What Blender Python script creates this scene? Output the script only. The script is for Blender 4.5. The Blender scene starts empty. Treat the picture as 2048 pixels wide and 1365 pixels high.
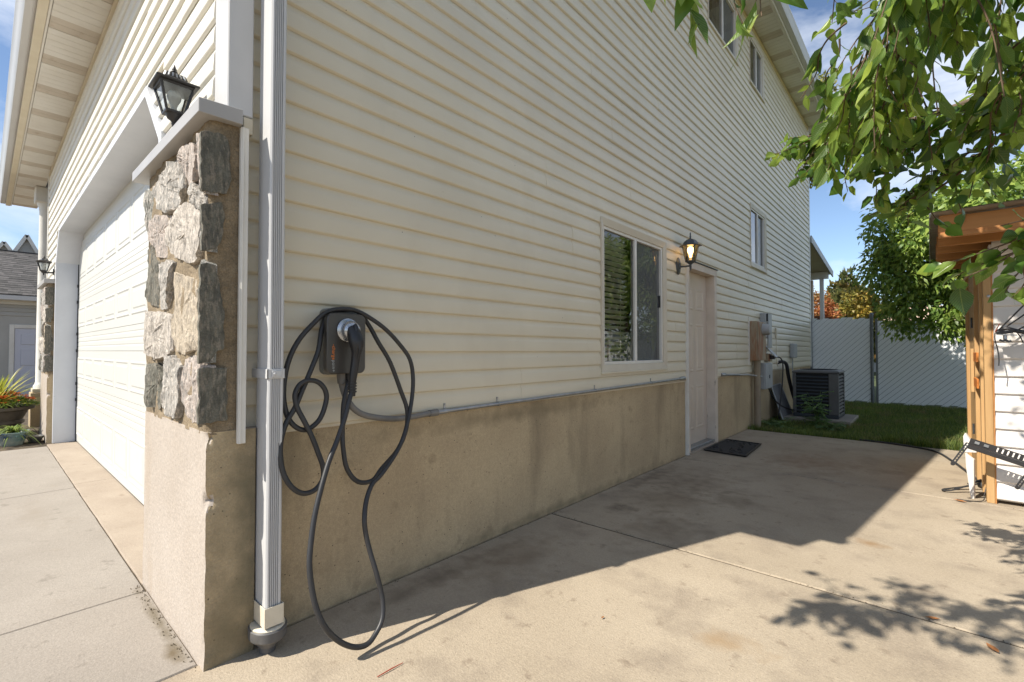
import bpy, bmesh, math, random
import numpy as np
from mathutils import Vector, Matrix, noise
R = math.radians
rnd = random.Random(7)
nrs = np.random.RandomState(5)
S = bpy.context.scene
COL = S.collection
# ------------------------------------------------------------------ camera
CAMP = Vector((2.209, -0.591, 1.25))
cd = bpy.data.cameras.new('camera'); cam = bpy.data.objects.new('camera', cd); COL.objects.link(cam)
cam.location = CAMP
cam.rotation_euler = (R(90 + 1.1875), 0, R(41.621))
cd.sensor_width = 36; cd.lens = 16.536; cd.clip_start = 0.05; cd.clip_end = 2000
S.camera = cam
# ------------------------------------------------------------------ sun, sky, exposure
SUN_EL = 46.9
LX, LY = 0.356, 0.934                       # horizontal travel of the light
ldir = Vector((LX, LY, 0)).normalized() * math.cos(R(SUN_EL)) + Vector((0, 0, -math.sin(R(SUN_EL))))
sd = bpy.data.lights.new('sun', 'SUN'); sd.energy = 5.0; sd.angle = R(0.5); sd.color = (1.0, 0.935, 0.83)
so = bpy.data.objects.new('sun', sd); COL.objects.link(so); so.rotation_euler = ldir.to_track_quat('-Z', 'Y').to_euler()
so.location = (0, 0, 30)
W = bpy.data.worlds.new('World'); S.world = W; W.use_nodes = True
wn = W.node_tree; wn.nodes.clear()
def N(t, kind, **kw):
    n = t.nodes.new(kind)
    for k, v in kw.items():
        if hasattr(n, k): setattr(n, k, v)
    return n
sky = N(wn, 'ShaderNodeTexSky', sky_type='NISHITA', sun_disc=False)
sky.sun_elevation = R(SUN_EL); sky.sun_rotation = math.atan2(-LX, -LY)
sky.air_density = 1.0; sky.dust_density = 0.3; sky.ozone_density = 1.4; sky.altitude = 1400
bg = N(wn, 'ShaderNodeBackground'); bg.inputs['Strength'].default_value = 0.115
wo = N(wn, 'ShaderNodeOutputWorld')
tc = N(wn, 'ShaderNodeTexCoord'); mp = N(wn, 'ShaderNodeMapping'); mp.inputs['Scale'].default_value = (1.0, 1.0, 2.6)
mp.inputs['Location'].default_value = (0.37, 0.1, 0.2)
cl = N(wn, 'ShaderNodeTexNoise'); cl.inputs['Scale'].default_value = 2.6; cl.inputs['Detail'].default_value = 8; cl.inputs['Roughness'].default_value = 0.58
cl.inputs['Distortion'].default_value = 0.25
cr = N(wn, 'ShaderNodeValToRGB'); cr.color_ramp.elements[0].position = 0.43; cr.color_ramp.elements[1].position = 0.68
cm = N(wn, 'ShaderNodeMixRGB'); cm.inputs['Color2'].default_value = (6.6, 6.9, 7.4, 1)
mu = N(wn, 'ShaderNodeMath', operation='MULTIPLY'); mu.inputs[1].default_value = 0.85
wn.links.new(tc.outputs['Generated'], mp.inputs['Vector']); wn.links.new(mp.outputs['Vector'], cl.inputs['Vector'])
wn.links.new(cl.outputs['Fac'], cr.inputs['Fac']); wn.links.new(cr.outputs['Color'], mu.inputs[0]); wn.links.new(mu.outputs[0], cm.inputs['Fac'])
wn.links.new(sky.outputs['Color'], cm.inputs['Color1']); wn.links.new(cm.outputs['Color'], bg.inputs['Color']); wn.links.new(bg.outputs[0], wo.inputs['Surface'])
S.view_settings.view_transform = 'Standard'; S.view_settings.look = 'None'; S.view_settings.gamma = 1
S.view_settings.exposure = 0.62
S.view_settings.use_curve_mapping = False
S.render.engine = 'CYCLES'
S.cycles.max_bounces = 8; S.cycles.transparent_max_bounces = 12; S.cycles.diffuse_bounces = 4; S.cycles.glossy_bounces = 4
S.cycles.caustics_reflective = False; S.cycles.caustics_refractive = False
# ------------------------------------------------------------------ materials
MATS = {}
def mat(name, c1, c2=None, scale=6.0, rough=0.7, bump=0.0, bscale=60.0, metal=0.0, spec=0.4, detail=5, stretch=(1, 1, 1), lo=0.35, hi=0.65,
        c3=None, s3=25.0, lo3=0.55, hi3=0.72, island=0.0, trans=0.0, st3=(1, 1, 1), spots=None, grain=None, veins=False, c4=None):
    m = bpy.data.materials.new(name); m.use_nodes = True; t = m.node_tree
    b = t.nodes['Principled BSDF']; out = t.nodes['Material Output']
    b.inputs['Roughness'].default_value = rough; b.inputs['Metallic'].default_value = metal
    b.inputs['Specular IOR Level'].default_value = spec
    geo = N(t, 'ShaderNodeNewGeometry')
    def noi(sc, st, det=detail):
        v = N(t, 'ShaderNodeVectorMath', operation='MULTIPLY'); v.inputs[1].default_value = st
        t.links.new(geo.outputs['Position'], v.inputs[0])
        n = N(t, 'ShaderNodeTexNoise'); n.inputs['Scale'].default_value = sc; n.inputs['Detail'].default_value = det
        n.inputs['Roughness'].default_value = 0.6
        t.links.new(v.outputs[0], n.inputs['Vector']); return n.outputs['Fac']
    def ramp(s, lo, hi):
        r = N(t, 'ShaderNodeMapRange'); r.inputs['From Min'].default_value = lo; r.inputs['From Max'].default_value = hi
        t.links.new(s, r.inputs['Value']); return r.outputs['Result']
    cur = None
    if c2 is None and c3 is None and not island and not spots:
        b.inputs['Base Color'].default_value = (*c1, 1)
    else:
        mx = N(t, 'ShaderNodeMixRGB'); mx.inputs['Color1'].default_value = (*c1, 1); mx.inputs['Color2'].default_value = (*(c2 or c1), 1)
        t.links.new(ramp(noi(scale, stretch), lo, hi), mx.inputs['Fac']); cur = mx.outputs['Color']
        if c3:
            m3 = N(t, 'ShaderNodeMixRGB'); m3.inputs['Color2'].default_value = (*c3, 1); t.links.new(cur, m3.inputs['Color1'])
            t.links.new(ramp(noi(s3, st3), lo3, hi3), m3.inputs['Fac']); cur = m3.outputs['Color']
        if c4:                                       # (colour, scale, lo, hi) small ragged marks
            m4 = N(t, 'ShaderNodeMixRGB'); m4.inputs['Color2'].default_value = (*c4[0], 1); t.links.new(cur, m4.inputs['Color1'])
            t.links.new(ramp(noi(c4[1], (1, 1, 1), 10), c4[2], c4[3]), m4.inputs['Fac']); cur = m4.outputs['Color']
        if spots:                                    # (colour, scale, radius) scattered small specks
            vo = N(t, 'ShaderNodeTexVoronoi'); vo.inputs['Scale'].default_value = spots[1]; t.links.new(geo.outputs['Position'], vo.inputs['Vector'])
            rr = N(t, 'ShaderNodeMapRange'); rr.inputs['From Min'].default_value = spots[2]; rr.inputs['From Max'].default_value = spots[2] * 0.6
            t.links.new(vo.outputs['Distance'], rr.inputs['Value'])
            ms = N(t, 'ShaderNodeMixRGB'); ms.inputs['Color2'].default_value = (*spots[0], 1); t.links.new(cur, ms.inputs['Color1']); t.links.new(rr.outputs['Result'], ms.inputs['Fac']); cur = ms.outputs['Color']
        if grain:                                    # (scale, amount) fine speckle of the aggregate
            for gs, ga in ((grain[0], grain[1]), (grain[0] * .33, grain[1] * .6)):
                g1 = N(t, 'ShaderNodeMapRange'); g1.inputs['From Min'].default_value = .32; g1.inputs['From Max'].default_value = .68; g1.inputs['To Min'].default_value = 1 - ga; g1.inputs['To Max'].default_value = 1 + ga
                t.links.new(noi(gs, (1, 1, 1), 3), g1.inputs['Value']); mg = N(t, 'ShaderNodeVectorMath', operation='SCALE'); t.links.new(cur, mg.inputs[0]); t.links.new(g1.outputs['Result'], mg.inputs['Scale']); cur = mg.outputs[0]
        if island:
            oi = N(t, 'ShaderNodeObjectInfo'); ad = N(t, 'ShaderNodeMath', operation='ADD'); fr = N(t, 'ShaderNodeMath', operation='FRACT')
            t.links.new(geo.outputs['Random Per Island'], ad.inputs[0]); t.links.new(oi.outputs['Random'], ad.inputs[1]); t.links.new(ad.outputs[0], fr.inputs[0])
            hs = N(t, 'ShaderNodeHueSaturation'); mr = N(t, 'ShaderNodeMapRange'); mr.inputs['To Min'].default_value = 1 - island; mr.inputs['To Max'].default_value = 1 + island
            t.links.new(fr.outputs[0], mr.inputs['Value']); t.links.new(mr.outputs[0], hs.inputs['Value'])
            mr2 = N(t, 'ShaderNodeMapRange'); mr2.inputs['To Min'].default_value = 0.5 + island * 0.06; mr2.inputs['To Max'].default_value = 0.5 - island * 0.06
            t.links.new(fr.outputs[0], mr2.inputs['Value']); t.links.new(mr2.outputs[0], hs.inputs['Hue'])
            t.links.new(cur, hs.inputs['Color']); cur = hs.outputs['Color']
        t.links.new(cur, b.inputs['Base Color'])
    if veins:
        uv = N(t, 'ShaderNodeUVMap'); sx_ = N(t, 'ShaderNodeSeparateXYZ'); t.links.new(uv.outputs[0], sx_.inputs[0])
        def mth(op, a, b_=None, c=None):
            n = N(t, 'ShaderNodeMath', operation=op)
            for k, q in enumerate((a, b_, c)):
                if q is None: continue
                if isinstance(q, (int, float)): n.inputs[k].default_value = q
                else: t.links.new(q, n.inputs[k])
            return n.outputs[0]
        au = mth('ABSOLUTE', sx_.outputs[0]); ph = mth('MULTIPLY_ADD', au, -26, mth('MULTIPLY', sx_.outputs[1], 62)); wv_ = mth('POWER', mth('MULTIPLY_ADD', mth('SINE', ph), .5, .5), 3)
        mid = mth('SUBTRACT', 1, mth('MINIMUM', mth('MULTIPLY', au, 14), 1)); hh = mth('MAXIMUM', mth('MULTIPLY', wv_, .5), mid)
        bp2 = N(t, 'ShaderNodeBump'); bp2.inputs['Distance'].default_value = .0012; t.links.new(mth('SUBTRACT', 1, hh), bp2.inputs['Height']); t.links.new(bp2.outputs[0], b.inputs['Normal'])
        mv = N(t, 'ShaderNodeMixRGB'); t.links.new(mth('MULTIPLY', hh, .38), mv.inputs['Fac']); t.links.new(cur, mv.inputs['Color1']); mv.inputs['Color2'].default_value = (.42, .46, .16, 1); cur = mv.outputs[0]; t.links.new(cur, b.inputs['Base Color'])
    if bump:
        bp = N(t, 'ShaderNodeBump'); bp.inputs['Strength'].default_value = 1.0; bp.inputs['Distance'].default_value = bump
        t.links.new(noi(bscale, stretch, 8), bp.inputs['Height']); t.links.new(bp.outputs['Normal'], b.inputs['Normal'])
    if trans:
        tr = N(t, 'ShaderNodeBsdfTranslucent'); ms = N(t, 'ShaderNodeMixShader'); ms.inputs['Fac'].default_value = trans
        hs = N(t, 'ShaderNodeHueSaturation'); hs.inputs['Value'].default_value = 1.7; hs.inputs['Hue'].default_value = 0.488; hs.inputs['Saturation'].default_value = 1.05
        if cur is not None: t.links.new(cur, hs.inputs['Color'])
        else: hs.inputs['Color'].default_value = (*c1, 1)
        t.links.new(hs.outputs[0], tr.inputs['Color'])
        t.links.new(b.outputs[0], ms.inputs[1]); t.links.new(tr.outputs[0], ms.inputs[2]); t.links.new(ms.outputs[0], out.inputs['Surface'])
    MATS[name] = m; return m
def glassmat(name, tint, refl=0.08, rough=0.0, ior=1.5, haze=None):
    m = bpy.data.materials.new(name); m.use_nodes = True; t = m.node_tree; t.nodes.clear()
    out = N(t, 'ShaderNodeOutputMaterial'); fr = N(t, 'ShaderNodeFresnel'); fr.inputs['IOR'].default_value = ior
    ad = N(t, 'ShaderNodeMath', operation='ADD', use_clamp=True); ad.inputs[1].default_value = refl; t.links.new(fr.outputs[0], ad.inputs[0])
    tr = N(t, 'ShaderNodeBsdfTransparent'); tr.inputs['Color'].default_value = (*tint, 1)
    gl = N(t, 'ShaderNodeBsdfGlossy'); gl.inputs['Roughness'].default_value = rough
    mx = N(t, 'ShaderNodeMixShader'); t.links.new(ad.outputs[0], mx.inputs['Fac']); t.links.new(tr.outputs[0], mx.inputs[1]); t.links.new(gl.outputs[0], mx.inputs[2])
    last = mx.outputs[0]
    if haze:                                               # woven insect screen: part of the light scatters off the mesh
        df_ = N(t, 'ShaderNodeBsdfDiffuse'); df_.inputs['Color'].default_value = (*haze[:3], 1); m2 = N(t, 'ShaderNodeMixShader'); m2.inputs['Fac'].default_value = haze[3]
        t.links.new(last, m2.inputs[1]); t.links.new(df_.outputs[0], m2.inputs[2]); last = m2.outputs[0]
    t.links.new(last, out.inputs['Surface']); MATS[name] = m; return m
def emit(name, col, st):
    m = bpy.data.materials.new(name); m.use_nodes = True; t = m.node_tree; t.nodes.clear()
    out = N(t, 'ShaderNodeOutputMaterial'); e = N(t, 'ShaderNodeEmission'); e.inputs['Color'].default_value = (*col, 1); e.inputs['Strength'].default_value = st
    t.links.new(e.outputs[0], out.inputs['Surface']); MATS[name] = m; return m
M = MATS
mat('siding', (.665, .605, .475), (.625, .565, .44), 1.3, rough=.42, spec=.35, bump=.0006, bscale=160, stretch=(1, 1, 1), c3=(.58, .52, .40), s3=2.2, lo3=.56, hi3=.86, st3=(1, 1, .5), spots=((.10, .08, .05), 8.0, .030), c4=((.61, .54, .41), 5, .64, .80))  # shaded side wall: warm ground bounce put into the yellower colour
mat('siding_sunlit', (.74, .71, .63), (.70, .67, .59), 1.5, rough=.42, spec=.35, bump=.0006, bscale=160)  # same siding on the sunlit front, without the bounce tint
mat('trim_white', (.72, .70, .65), (.64, .61, .55), 2.5, rough=.5, bump=.0006, bscale=90)
mat('cap_metal', (.40, .39, .375), (.36, .35, .34), 4, rough=.4)
mat('post_grey', (.52, .52, .52), (.48, .48, .48), 3, rough=.45)
mat('window_trim', (.60, .545, .44), (.55, .49, .39), 3, rough=.5)
mat('vent_board', (.57, .51, .435), (.50, .445, .375), 4, rough=.6, c3=(.40, .32, .23), s3=7, lo3=.6, hi3=.75)
mat('trim_cream', (.66, .60, .47), (.60, .53, .40), 3, rough=.5)
mat('trim_warm_bounce', (.58, .47, .25), (.52, .42, .22), 3, rough=.5)
mat('worn_paint', (.64, .56, .47), (.56, .485, .405), 5, rough=.6, bump=.001, bscale=80, c3=(.20, .16, .12), s3=20, lo3=.66, hi3=.72, st3=(1, 1, .25))
mat('door_paint', (.66, .565, .46), (.60, .51, .42), 2.0, rough=.28, spec=.5, bump=.0006, bscale=40)
mat('garage_white', (.585, .58, .54), (.57, .565, .525), 2, rough=.4, bump=.0004, bscale=220)
mat('jamb_white', (.62, .64, .68), (.57, .59, .63), 3, rough=.5, c3=(.18, .16, .13), s3=40, lo3=.72, hi3=.76)
mat('foundation', (.49, .385, .24), (.395, .305, .19), 1.6, rough=.85, bump=.004, bscale=70, c3=(.19, .15, .095), s3=1.4, lo3=.54, hi3=.80, st3=(1.6, 1.6, .35), spots=((.11, .085, .055), 24, .10), detail=9, c4=((.30, .23, .14), 7, .60, .72), grain=(150, .13))
mat('plaster', (.43, .375, .32), (.385, .33, .275), 2.2, rough=.8, bump=.003, bscale=60, c3=(.36, .29, .22), s3=3, lo3=.58, hi3=.8, st3=(1, 1, .3), spots=((.25, .2, .15), 10, .03), grain=(90, .10))
mat('mortar', (.29, .225, .145), (.20, .155, .10), 9, rough=.95, bump=.012, bscale=50, grain=(160, .2))
def stone(name, a, b, c, st=(1, 1, 1)):
    return mat(name, a, b, 26, rough=.85, bump=.013, bscale=40, c3=c, s3=48, lo3=.50, hi3=.60, stretch=st, st3=st, detail=9, lo=.40, hi=.60, grain=(160, .20))
stone('stone_grey', (.40, .37, .33), (.23, .22, .20), (.52, .47, .41), (1.9, 1.9, .55))
stone('stone_pink', (.50, .425, .37), (.37, .32, .28), (.25, .23, .21), (1.9, 1.9, .55))
stone('stone_white', (.54, .485, .42), (.42, .375, .32), (.27, .245, .215), (1.9, 1.9, .55))
stone('stone_tan', (.50, .425, .325), (.41, .345, .26), (.29, .25, .20), (1.9, 1.9, .55))
stone('stone_green', (.29, .285, .25), (.16, .16, .145), (.46, .42, .37), (1.9, 1.9, .55))
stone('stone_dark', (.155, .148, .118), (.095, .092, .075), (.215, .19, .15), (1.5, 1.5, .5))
mat('patio', (.395, .33, .245), (.33, .272, .198), .9, rough=.85, bump=.003, bscale=110, c3=(.245, .20, .15), s3=2.6, lo3=.50, hi3=.74, spots=((.13, .10, .07), 34, .085), lo=.36, hi=.64, detail=9, c4=((.25, .20, .145), 9, .60, .70), grain=(210, .13))
mat('driveway', (.30, .268, .23), (.255, .226, .192), 1.2, rough=.85, bump=.002, bscale=140, c3=(.24, .205, .165), s3=4.5, lo3=.6, hi3=.85, spots=((.14, .115, .085), 30, .075), detail=9, c4=((.21, .185, .155), 8, .61, .70), grain=(210, .11))
mat('apron', (.36, .30, .235), (.30, .245, .19), 2.2, rough=.85, bump=.002, bscale=120, c3=(.22, .17, .125), s3=7, lo3=.60, hi3=.8, grain=(200, .11))
mat('stain', (.12, .095, .065), (.20, .155, .105), 8, rough=.8, bump=.001, bscale=90)
mat('joint_dirt', (.035, .027, .018), (.12, .092, .06), 11, rough=.95, bump=.004, bscale=90)
mat('earth', (.16, .12, .075), (.10, .085, .05), 1.5, rough=.95, bump=.01, bscale=20)
mat('lawn_soil', (.07, .09, .03), (.05, .065, .024), 3, rough=.95, bump=.01, bscale=40)
mat('grass', (.145, .205, .045), (.105, .155, .036), 1.2, rough=.55, island=.5, trans=.35, c3=(.21, .17, .075), s3=2.2, lo3=.50, hi3=.70)
mat('leaf_long', (.165, .265, .045), (.105, .20, .034), 3, rough=.36, spec=.5, island=.55, trans=.46, c3=(.23, .26, .05), s3=5, lo3=.6, hi3=.72)
mat('leaf_long_near', (.165, .265, .045), (.105, .20, .034), 3, rough=.36, spec=.5, island=.55, trans=.46, c3=(.23, .26, .05), s3=5, lo3=.6, hi3=.72, veins=True)
mat('leaf_round', (.13, .22, .036), (.085, .165, .028), 3, rough=.30, spec=.5, island=.55, trans=.40)
mat('leaf_round_near', (.13, .22, .036), (.085, .165, .028), 3, rough=.30, spec=.5, island=.55, trans=.40, veins=True)
mat('leaf_mid', (.23, .33, .07), (.16, .25, .052), 1.2, rough=.4, spec=.45, island=.45, trans=.30, c3=(.14, .17, .04), s3=1.6, lo3=.56, hi3=.7)
mat('leaf_pale', (.22, .22, .06), (.16, .18, .05), 1, rough=.5, island=.4, trans=.3)
mat('leaf_conifer', (.10, .105, .026), (.07, .085, .022), .6, rough=.6, island=.5, trans=.1, c3=(.20, .12, .03), s3=.8, lo3=.5, hi3=.68)
mat('leaf_orange', (.40, .17, .06), (.30, .18, .06), .8, rough=.5, island=.4, trans=.3)
mat('leaf_yellow', (.30, .21, .035), (.18, .19, .04), 1.2, rough=.5, island=.4, trans=.3)
mat('leaf_weed', (.12, .20, .06), (.085, .15, .05), 4, rough=.5, island=.35, trans=.3)
mat('leaf_spike', (.36, .36, .07), (.24, .28, .05), 4, rough=.4, island=.45, trans=.3)
mat('leaf_strap', (.15, .24, .05), (.22, .26, .08), 6, rough=.4, island=.45, trans=.3)
mat('petal', (.66, .19, .05), (.56, .14, .04), 9, rough=.5, island=.3, trans=.25)
mat('dry_leaf', (.36, .15, .05), (.25, .11, .04), 20, rough=.7)
mat('bark', (.16, .12, .085), (.10, .075, .055), 14, rough=.9, bump=.01, bscale=40, stretch=(1, 1, .3))
mat('twig', (.13, .085, .05), (.09, .06, .035), 20, rough=.8)
mat('black_metal', (.022, .021, .022), (.03, .028, .028), 20, rough=.38, spec=.5)
mat('black_plastic', (.016, .016, .018), rough=.42, spec=.5)
mat('cable_rubber', (.028, .028, .03), (.035, .034, .034), 12, rough=.45, spec=.45)
mat('charger_face', (.062, .056, .048), (.05, .045, .04), 10, rough=.33, spec=.5)
mat('charger_back', (.22, .225, .21), (.19, .195, .185), 6, rough=.4)
mat('chrome_grey', (.42, .44, .47), rough=.22, metal=.75)
mat('grey_plastic', (.20, .19, .175), (.165, .155, .145), 14, rough=.5)
mat('galvanised', (.40, .41, .42), (.30, .31, .32), 18, rough=.38, metal=.8)
mat('dark_steel', (.10, .11, .12), (.075, .08, .085), 20, rough=.4, metal=.5)
mat('downspout_paint', (.56, .56, .56), (.52, .52, .52), 1.5, rough=.38, spec=.45)
mat('boot_white', (.66, .60, .48), (.56, .50, .39), 8, rough=.5)
mat('boot_grey', (.115, .112, .11), (.095, .092, .09), 10, rough=.5)
mat('utility_grey', (.40, .41, .41), (.34, .35, .35), 6, rough=.5)
mat('utility_tan', (.36, .29, .20), (.30, .24, .16), 6, rough=.55, c3=(.26, .095, .03), s3=5, lo3=.46, hi3=.6, st3=(1.3, 1.3, .25))
mat('pipe_tan', (.32, .26, .18), (.25, .20, .14), 4, rough=.6)
mat('ac_blue', (.045, .055, .065), (.035, .042, .05), 5, rough=.42, metal=.1)
mat('ac_trim', (.115, .115, .115), (.09, .09, .09), 6, rough=.4)
mat('ac_dark', (.012, .014, .016), rough=.7)
mat('screen_grey', (.17, .17, .17), (.14, .14, .14), 9, rough=.7)
mat('mat_rubber', (.018, .019, .02), (.03, .03, .03), 40, rough=.7, bump=.004, bscale=60)
mat('fence_slat', (.87, .885, .89), (.84, .855, .86), 2, rough=.5)
mat('fence_post', (.19, .20, .21), (.15, .16, .17), 8, rough=.45, metal=.6)
mat('cedar', (.47, .22, .07), (.38, .165, .05), 5, rough=.6, bump=.0012, bscale=40, stretch=(.18, 2.2, 2.2), c3=(.30, .10, .025), s3=9, lo3=.62, hi3=.75, st3=(.12, 2, 2))
mat('pine_board', (.52, .33, .15), (.42, .25, .105), 5, rough=.6, bump=.0012, bscale=40, stretch=(2.2, 2.2, .18), c3=(.30, .165, .065), s3=9, lo3=.60, hi3=.75, st3=(2.4, 2.4, .12))
mat('orange_block', (.62, .22, .045), (.52, .17, .035), 8, rough=.55)
mat('corrugated', (.34, .33, .30), (.26, .25, .23), 5, rough=.35, metal=.6)
mat('shed_white', (.70, .66, .62), (.66, .62, .58), 2, rough=.5, bump=.0005, bscale=100)
mat('shingle', (.105, .098, .092), (.065, .062, .06), 9, rough=.9, bump=.004, bscale=60, island=.35)
mat('neighbour_siding', (.42, .41, .385), (.38, .37, .345), 2, rough=.5)
mat('neighbour_door', (.52, .53, .60), rough=.45)
mat('terracotta_roof', (.55, .40, .30), (.46, .33, .25), 2, rough=.9, bump=.02, bscale=4)
mat('dry_hill', (.34, .255, .17), (.25, .20, .12), .05, rough=.95)
mat('brown_wood', (.18, .065, .028), (.13, .048, .02), 6, rough=.7)
mat('planter_brown', (.115, .098, .078), (.085, .073, .058), 7, rough=.55, bump=.002, bscale=50)
mat('glaze', (.12, .21, .20), (.30, .33, .30), 5, rough=.22, spec=.55, c3=(.045, .085, .15), s3=6, lo3=.52, hi3=.66, stretch=(.6, .6, 1.8))
mat('potting_soil', (.05, .035, .022), rough=.95, bump=.01, bscale=60)
mat('room_dark', (.05, .048, .045), rough=.9)
mat('blind', (.75, .73, .66), rough=.5)
mat('curtain', (.42, .42, .42), (.36, .36, .36), 8, rough=.8, stretch=(1, 8, .2))
mat('red_twig', (.35, .06, .035), rough=.6)
mat('text_orange', (.72, .20, .03), rough=.4)
mat('text_grey', (.36, .37, .36), rough=.4)
mat('bulb_white', (.78, .76, .70), rough=.25)
glassmat('window_glass', (.72, .76, .74), .20)
glassmat('low_glass', (.80, .84, .80), .07)
glassmat('screen_glass', (.55, .57, .57), .05, haze=(.26, .27, .27, .38))
glassmat('lamp_glass', (.86, .90, .92), .05)
glassmat('lamp_frost', (.80, .74, .62), .04)
emit('bulb_lit', (1.0, .62, .24), 9)
# ------------------------------------------------------------------ builders
ORG = {}
def org(o):
    return ORG.get(o.name, Vector((0, 0, 0))) if o else Vector((0, 0, 0))
def tag(o, label=None, cat=None, group=None, kind=None):
    if label: o['label'] = label
    if cat: o['category'] = cat
    if group: o['group'] = group
    if kind: o['kind'] = kind
    return o
def thing(name, loc, label, cat, group=None):
    o = bpy.data.objects.new(name, None); COL.objects.link(o); o.location = loc; o.empty_display_size = .2
    ORG[o.name] = Vector(loc); return tag(o, label, cat, group)
class MB:
    def __init__(s): s.v = []; s.f = []
    def add(s, vs, fs):
        n = len(s.v); s.v += [tuple(p) for p in vs]; s.f += [tuple(n + i for i in f) for f in fs]; return s
    def quad(s, a, b, c, d): return s.add([a, b, c, d], [(0, 1, 2, 3)])
    def box(s, x0, x1, y0, y1, z0, z1):
        return s.add([(x0, y0, z0), (x1, y0, z0), (x1, y1, z0), (x0, y1, z0), (x0, y0, z1), (x1, y0, z1), (x1, y1, z1), (x0, y1, z1)],
                     [(0, 3, 2, 1), (4, 5, 6, 7), (0, 1, 5, 4), (1, 2, 6, 5), (2, 3, 7, 6), (3, 0, 4, 7)])
    def bar(s, a, b, w, h, up=(0, 0, 1)):                # rectangular bar from a to b
        a = Vector(a); b = Vector(b); d = (b - a).normalized(); u = Vector(up); sd_ = d.cross(u)
        if sd_.length < 1e-4: sd_ = d.cross(Vector((1, 0, 0)))
        sd_.normalize(); u = sd_.cross(d).normalized(); vs = []
        for p in (a, b):
            for q in ((-1, -1), (1, -1), (1, 1), (-1, 1)): vs.append(p + sd_ * (q[0] * w / 2) + u * (q[1] * h / 2))
        return s.add(vs, [(3, 2, 1, 0), (4, 5, 6, 7), (0, 1, 5, 4), (1, 2, 6, 5), (2, 3, 7, 6), (3, 0, 4, 7)])
    def tube(s, pts, r, n=10, caps=True):
        pts = [Vector(p) for p in pts]; rr = r if isinstance(r, (list, tuple)) else [r] * len(pts)
        t = (pts[1] - pts[0]).normalized(); u = t.orthogonal().normalized(); vs = []; fs = []
        for i, p in enumerate(pts):
            if 0 < i < len(pts) - 1: t2 = (pts[i + 1] - pts[i - 1])
            elif i: t2 = pts[i] - pts[i - 1]
            else: t2 = pts[1] - pts[0]
            t2 = t2.normalized() if t2.length > 1e-9 else t
            q = t.rotation_difference(t2); u = (q @ u); u = (u - t2 * u.dot(t2)).normalized(); t = t2; w = t.cross(u)
            for k in range(n):
                a = 2 * math.pi * k / n; vs.append(p + (u * math.cos(a) + w * math.sin(a)) * rr[i])
        for i in range(len(pts) - 1):
            for k in range(n):
                k2 = (k + 1) % n; fs.append((i * n + k, i * n + k2, (i + 1) * n + k2, (i + 1) * n + k))
        if caps: fs.append(tuple(range(n - 1, -1, -1))); fs.append(tuple((len(pts) - 1) * n + k for k in range(n)))
        return s.add(vs, fs)
    def lathe(s, prof, c, n=20, sx=1, sy=1, rot=0, axis=None, cap=True):  # prof [(r,z)] round axis through c
        c = Vector(c); q = Vector((0, 0, 1)).rotation_difference(Vector(axis).normalized()) if axis else None
        vs = []; fs = []
        for r, z in prof:
            for k in range(n):
                a = 2 * math.pi * k / n + rot; p = Vector((r * math.cos(a) * sx, r * math.sin(a) * sy, z))
                vs.append(c + (q @ p if q else p))
        for i in range(len(prof) - 1):
            for k in range(n):
                k2 = (k + 1) % n; fs.append((i * n + k, i * n + k2, (i + 1) * n + k2, (i + 1) * n + k))
        if cap: fs.append(tuple(range(n - 1, -1, -1))); fs.append(tuple((len(prof) - 1) * n + k for k in range(n)))
        return s.add(vs, fs)
    def prism(s, poly, fa, fb):                           # poly: list of 2-D points; fa, fb map (p,q) to 3-D at both ends
        n = len(poly); vs = [fa(*p) for p in poly] + [fb(*p) for p in poly]
        fs = [(i, (i + 1) % n, n + (i + 1) % n, n + i) for i in range(n)] + [tuple(range(n - 1, -1, -1)), tuple(range(n, 2 * n))]
        return s.add(vs, fs)
    def build(s, name, m, parent=None, smooth=None, bevel=0, seg=2, fix=True):
        o0 = org(parent); me = bpy.data.meshes.new(name)
        me.from_pydata([(p[0] - o0[0], p[1] - o0[1], p[2] - o0[2]) for p in s.v], [], s.f)
        if fix:
            bm = bmesh.new(); bm.from_mesh(me); bmesh.ops.recalc_face_normals(bm, faces=bm.faces)
            if bevel: bmesh.ops.bevel(bm, geom=[e for e in bm.edges if len(e.link_faces) == 2 and e.calc_face_angle(0) > .5], offset=bevel, segments=seg, affect='EDGES', profile=.5)
            bm.to_mesh(me); bm.free()
        if smooth:
            me.polygons.foreach_set('use_smooth', [True] * len(me.polygons)); me.set_sharp_from_angle(angle=R(smooth))
        me.materials.append(M[m] if isinstance(m, str) else m)
        o = bpy.data.objects.new(name, me); COL.objects.link(o)
        if parent: o.parent = parent; ORG[o.name] = o0
        return o
def B(name, m, parent, x0, x1, y0, y1, z0, z1, bevel=0.003):
    return MB().box(x0, x1, y0, y1, z0, z1).build(name, m, parent, bevel=bevel, seg=1)
def copy_tree(o, parent=None):
    c = o.copy(); COL.objects.link(c); c.parent = parent
    for ch in list(o.children): copy_tree(ch, c)
    return c
def bez(pts, n=6):                                      # Catmull-Rom through points
    P = [Vector(p) for p in pts]; out = []
    for i in range(len(P) - 1):
        a = P[max(i - 1, 0)]; b = P[i]; c = P[i + 1]; d = P[min(i + 2, len(P) - 1)]
        for k in range(n):
            t = k / n; out.append(.5 * ((2 * b) + (c - a) * t + (2 * a - 5 * b + 4 * c - d) * t * t + (3 * b - a - 3 * c + d) * t ** 3))
    out.append(P[-1]); return out
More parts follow.
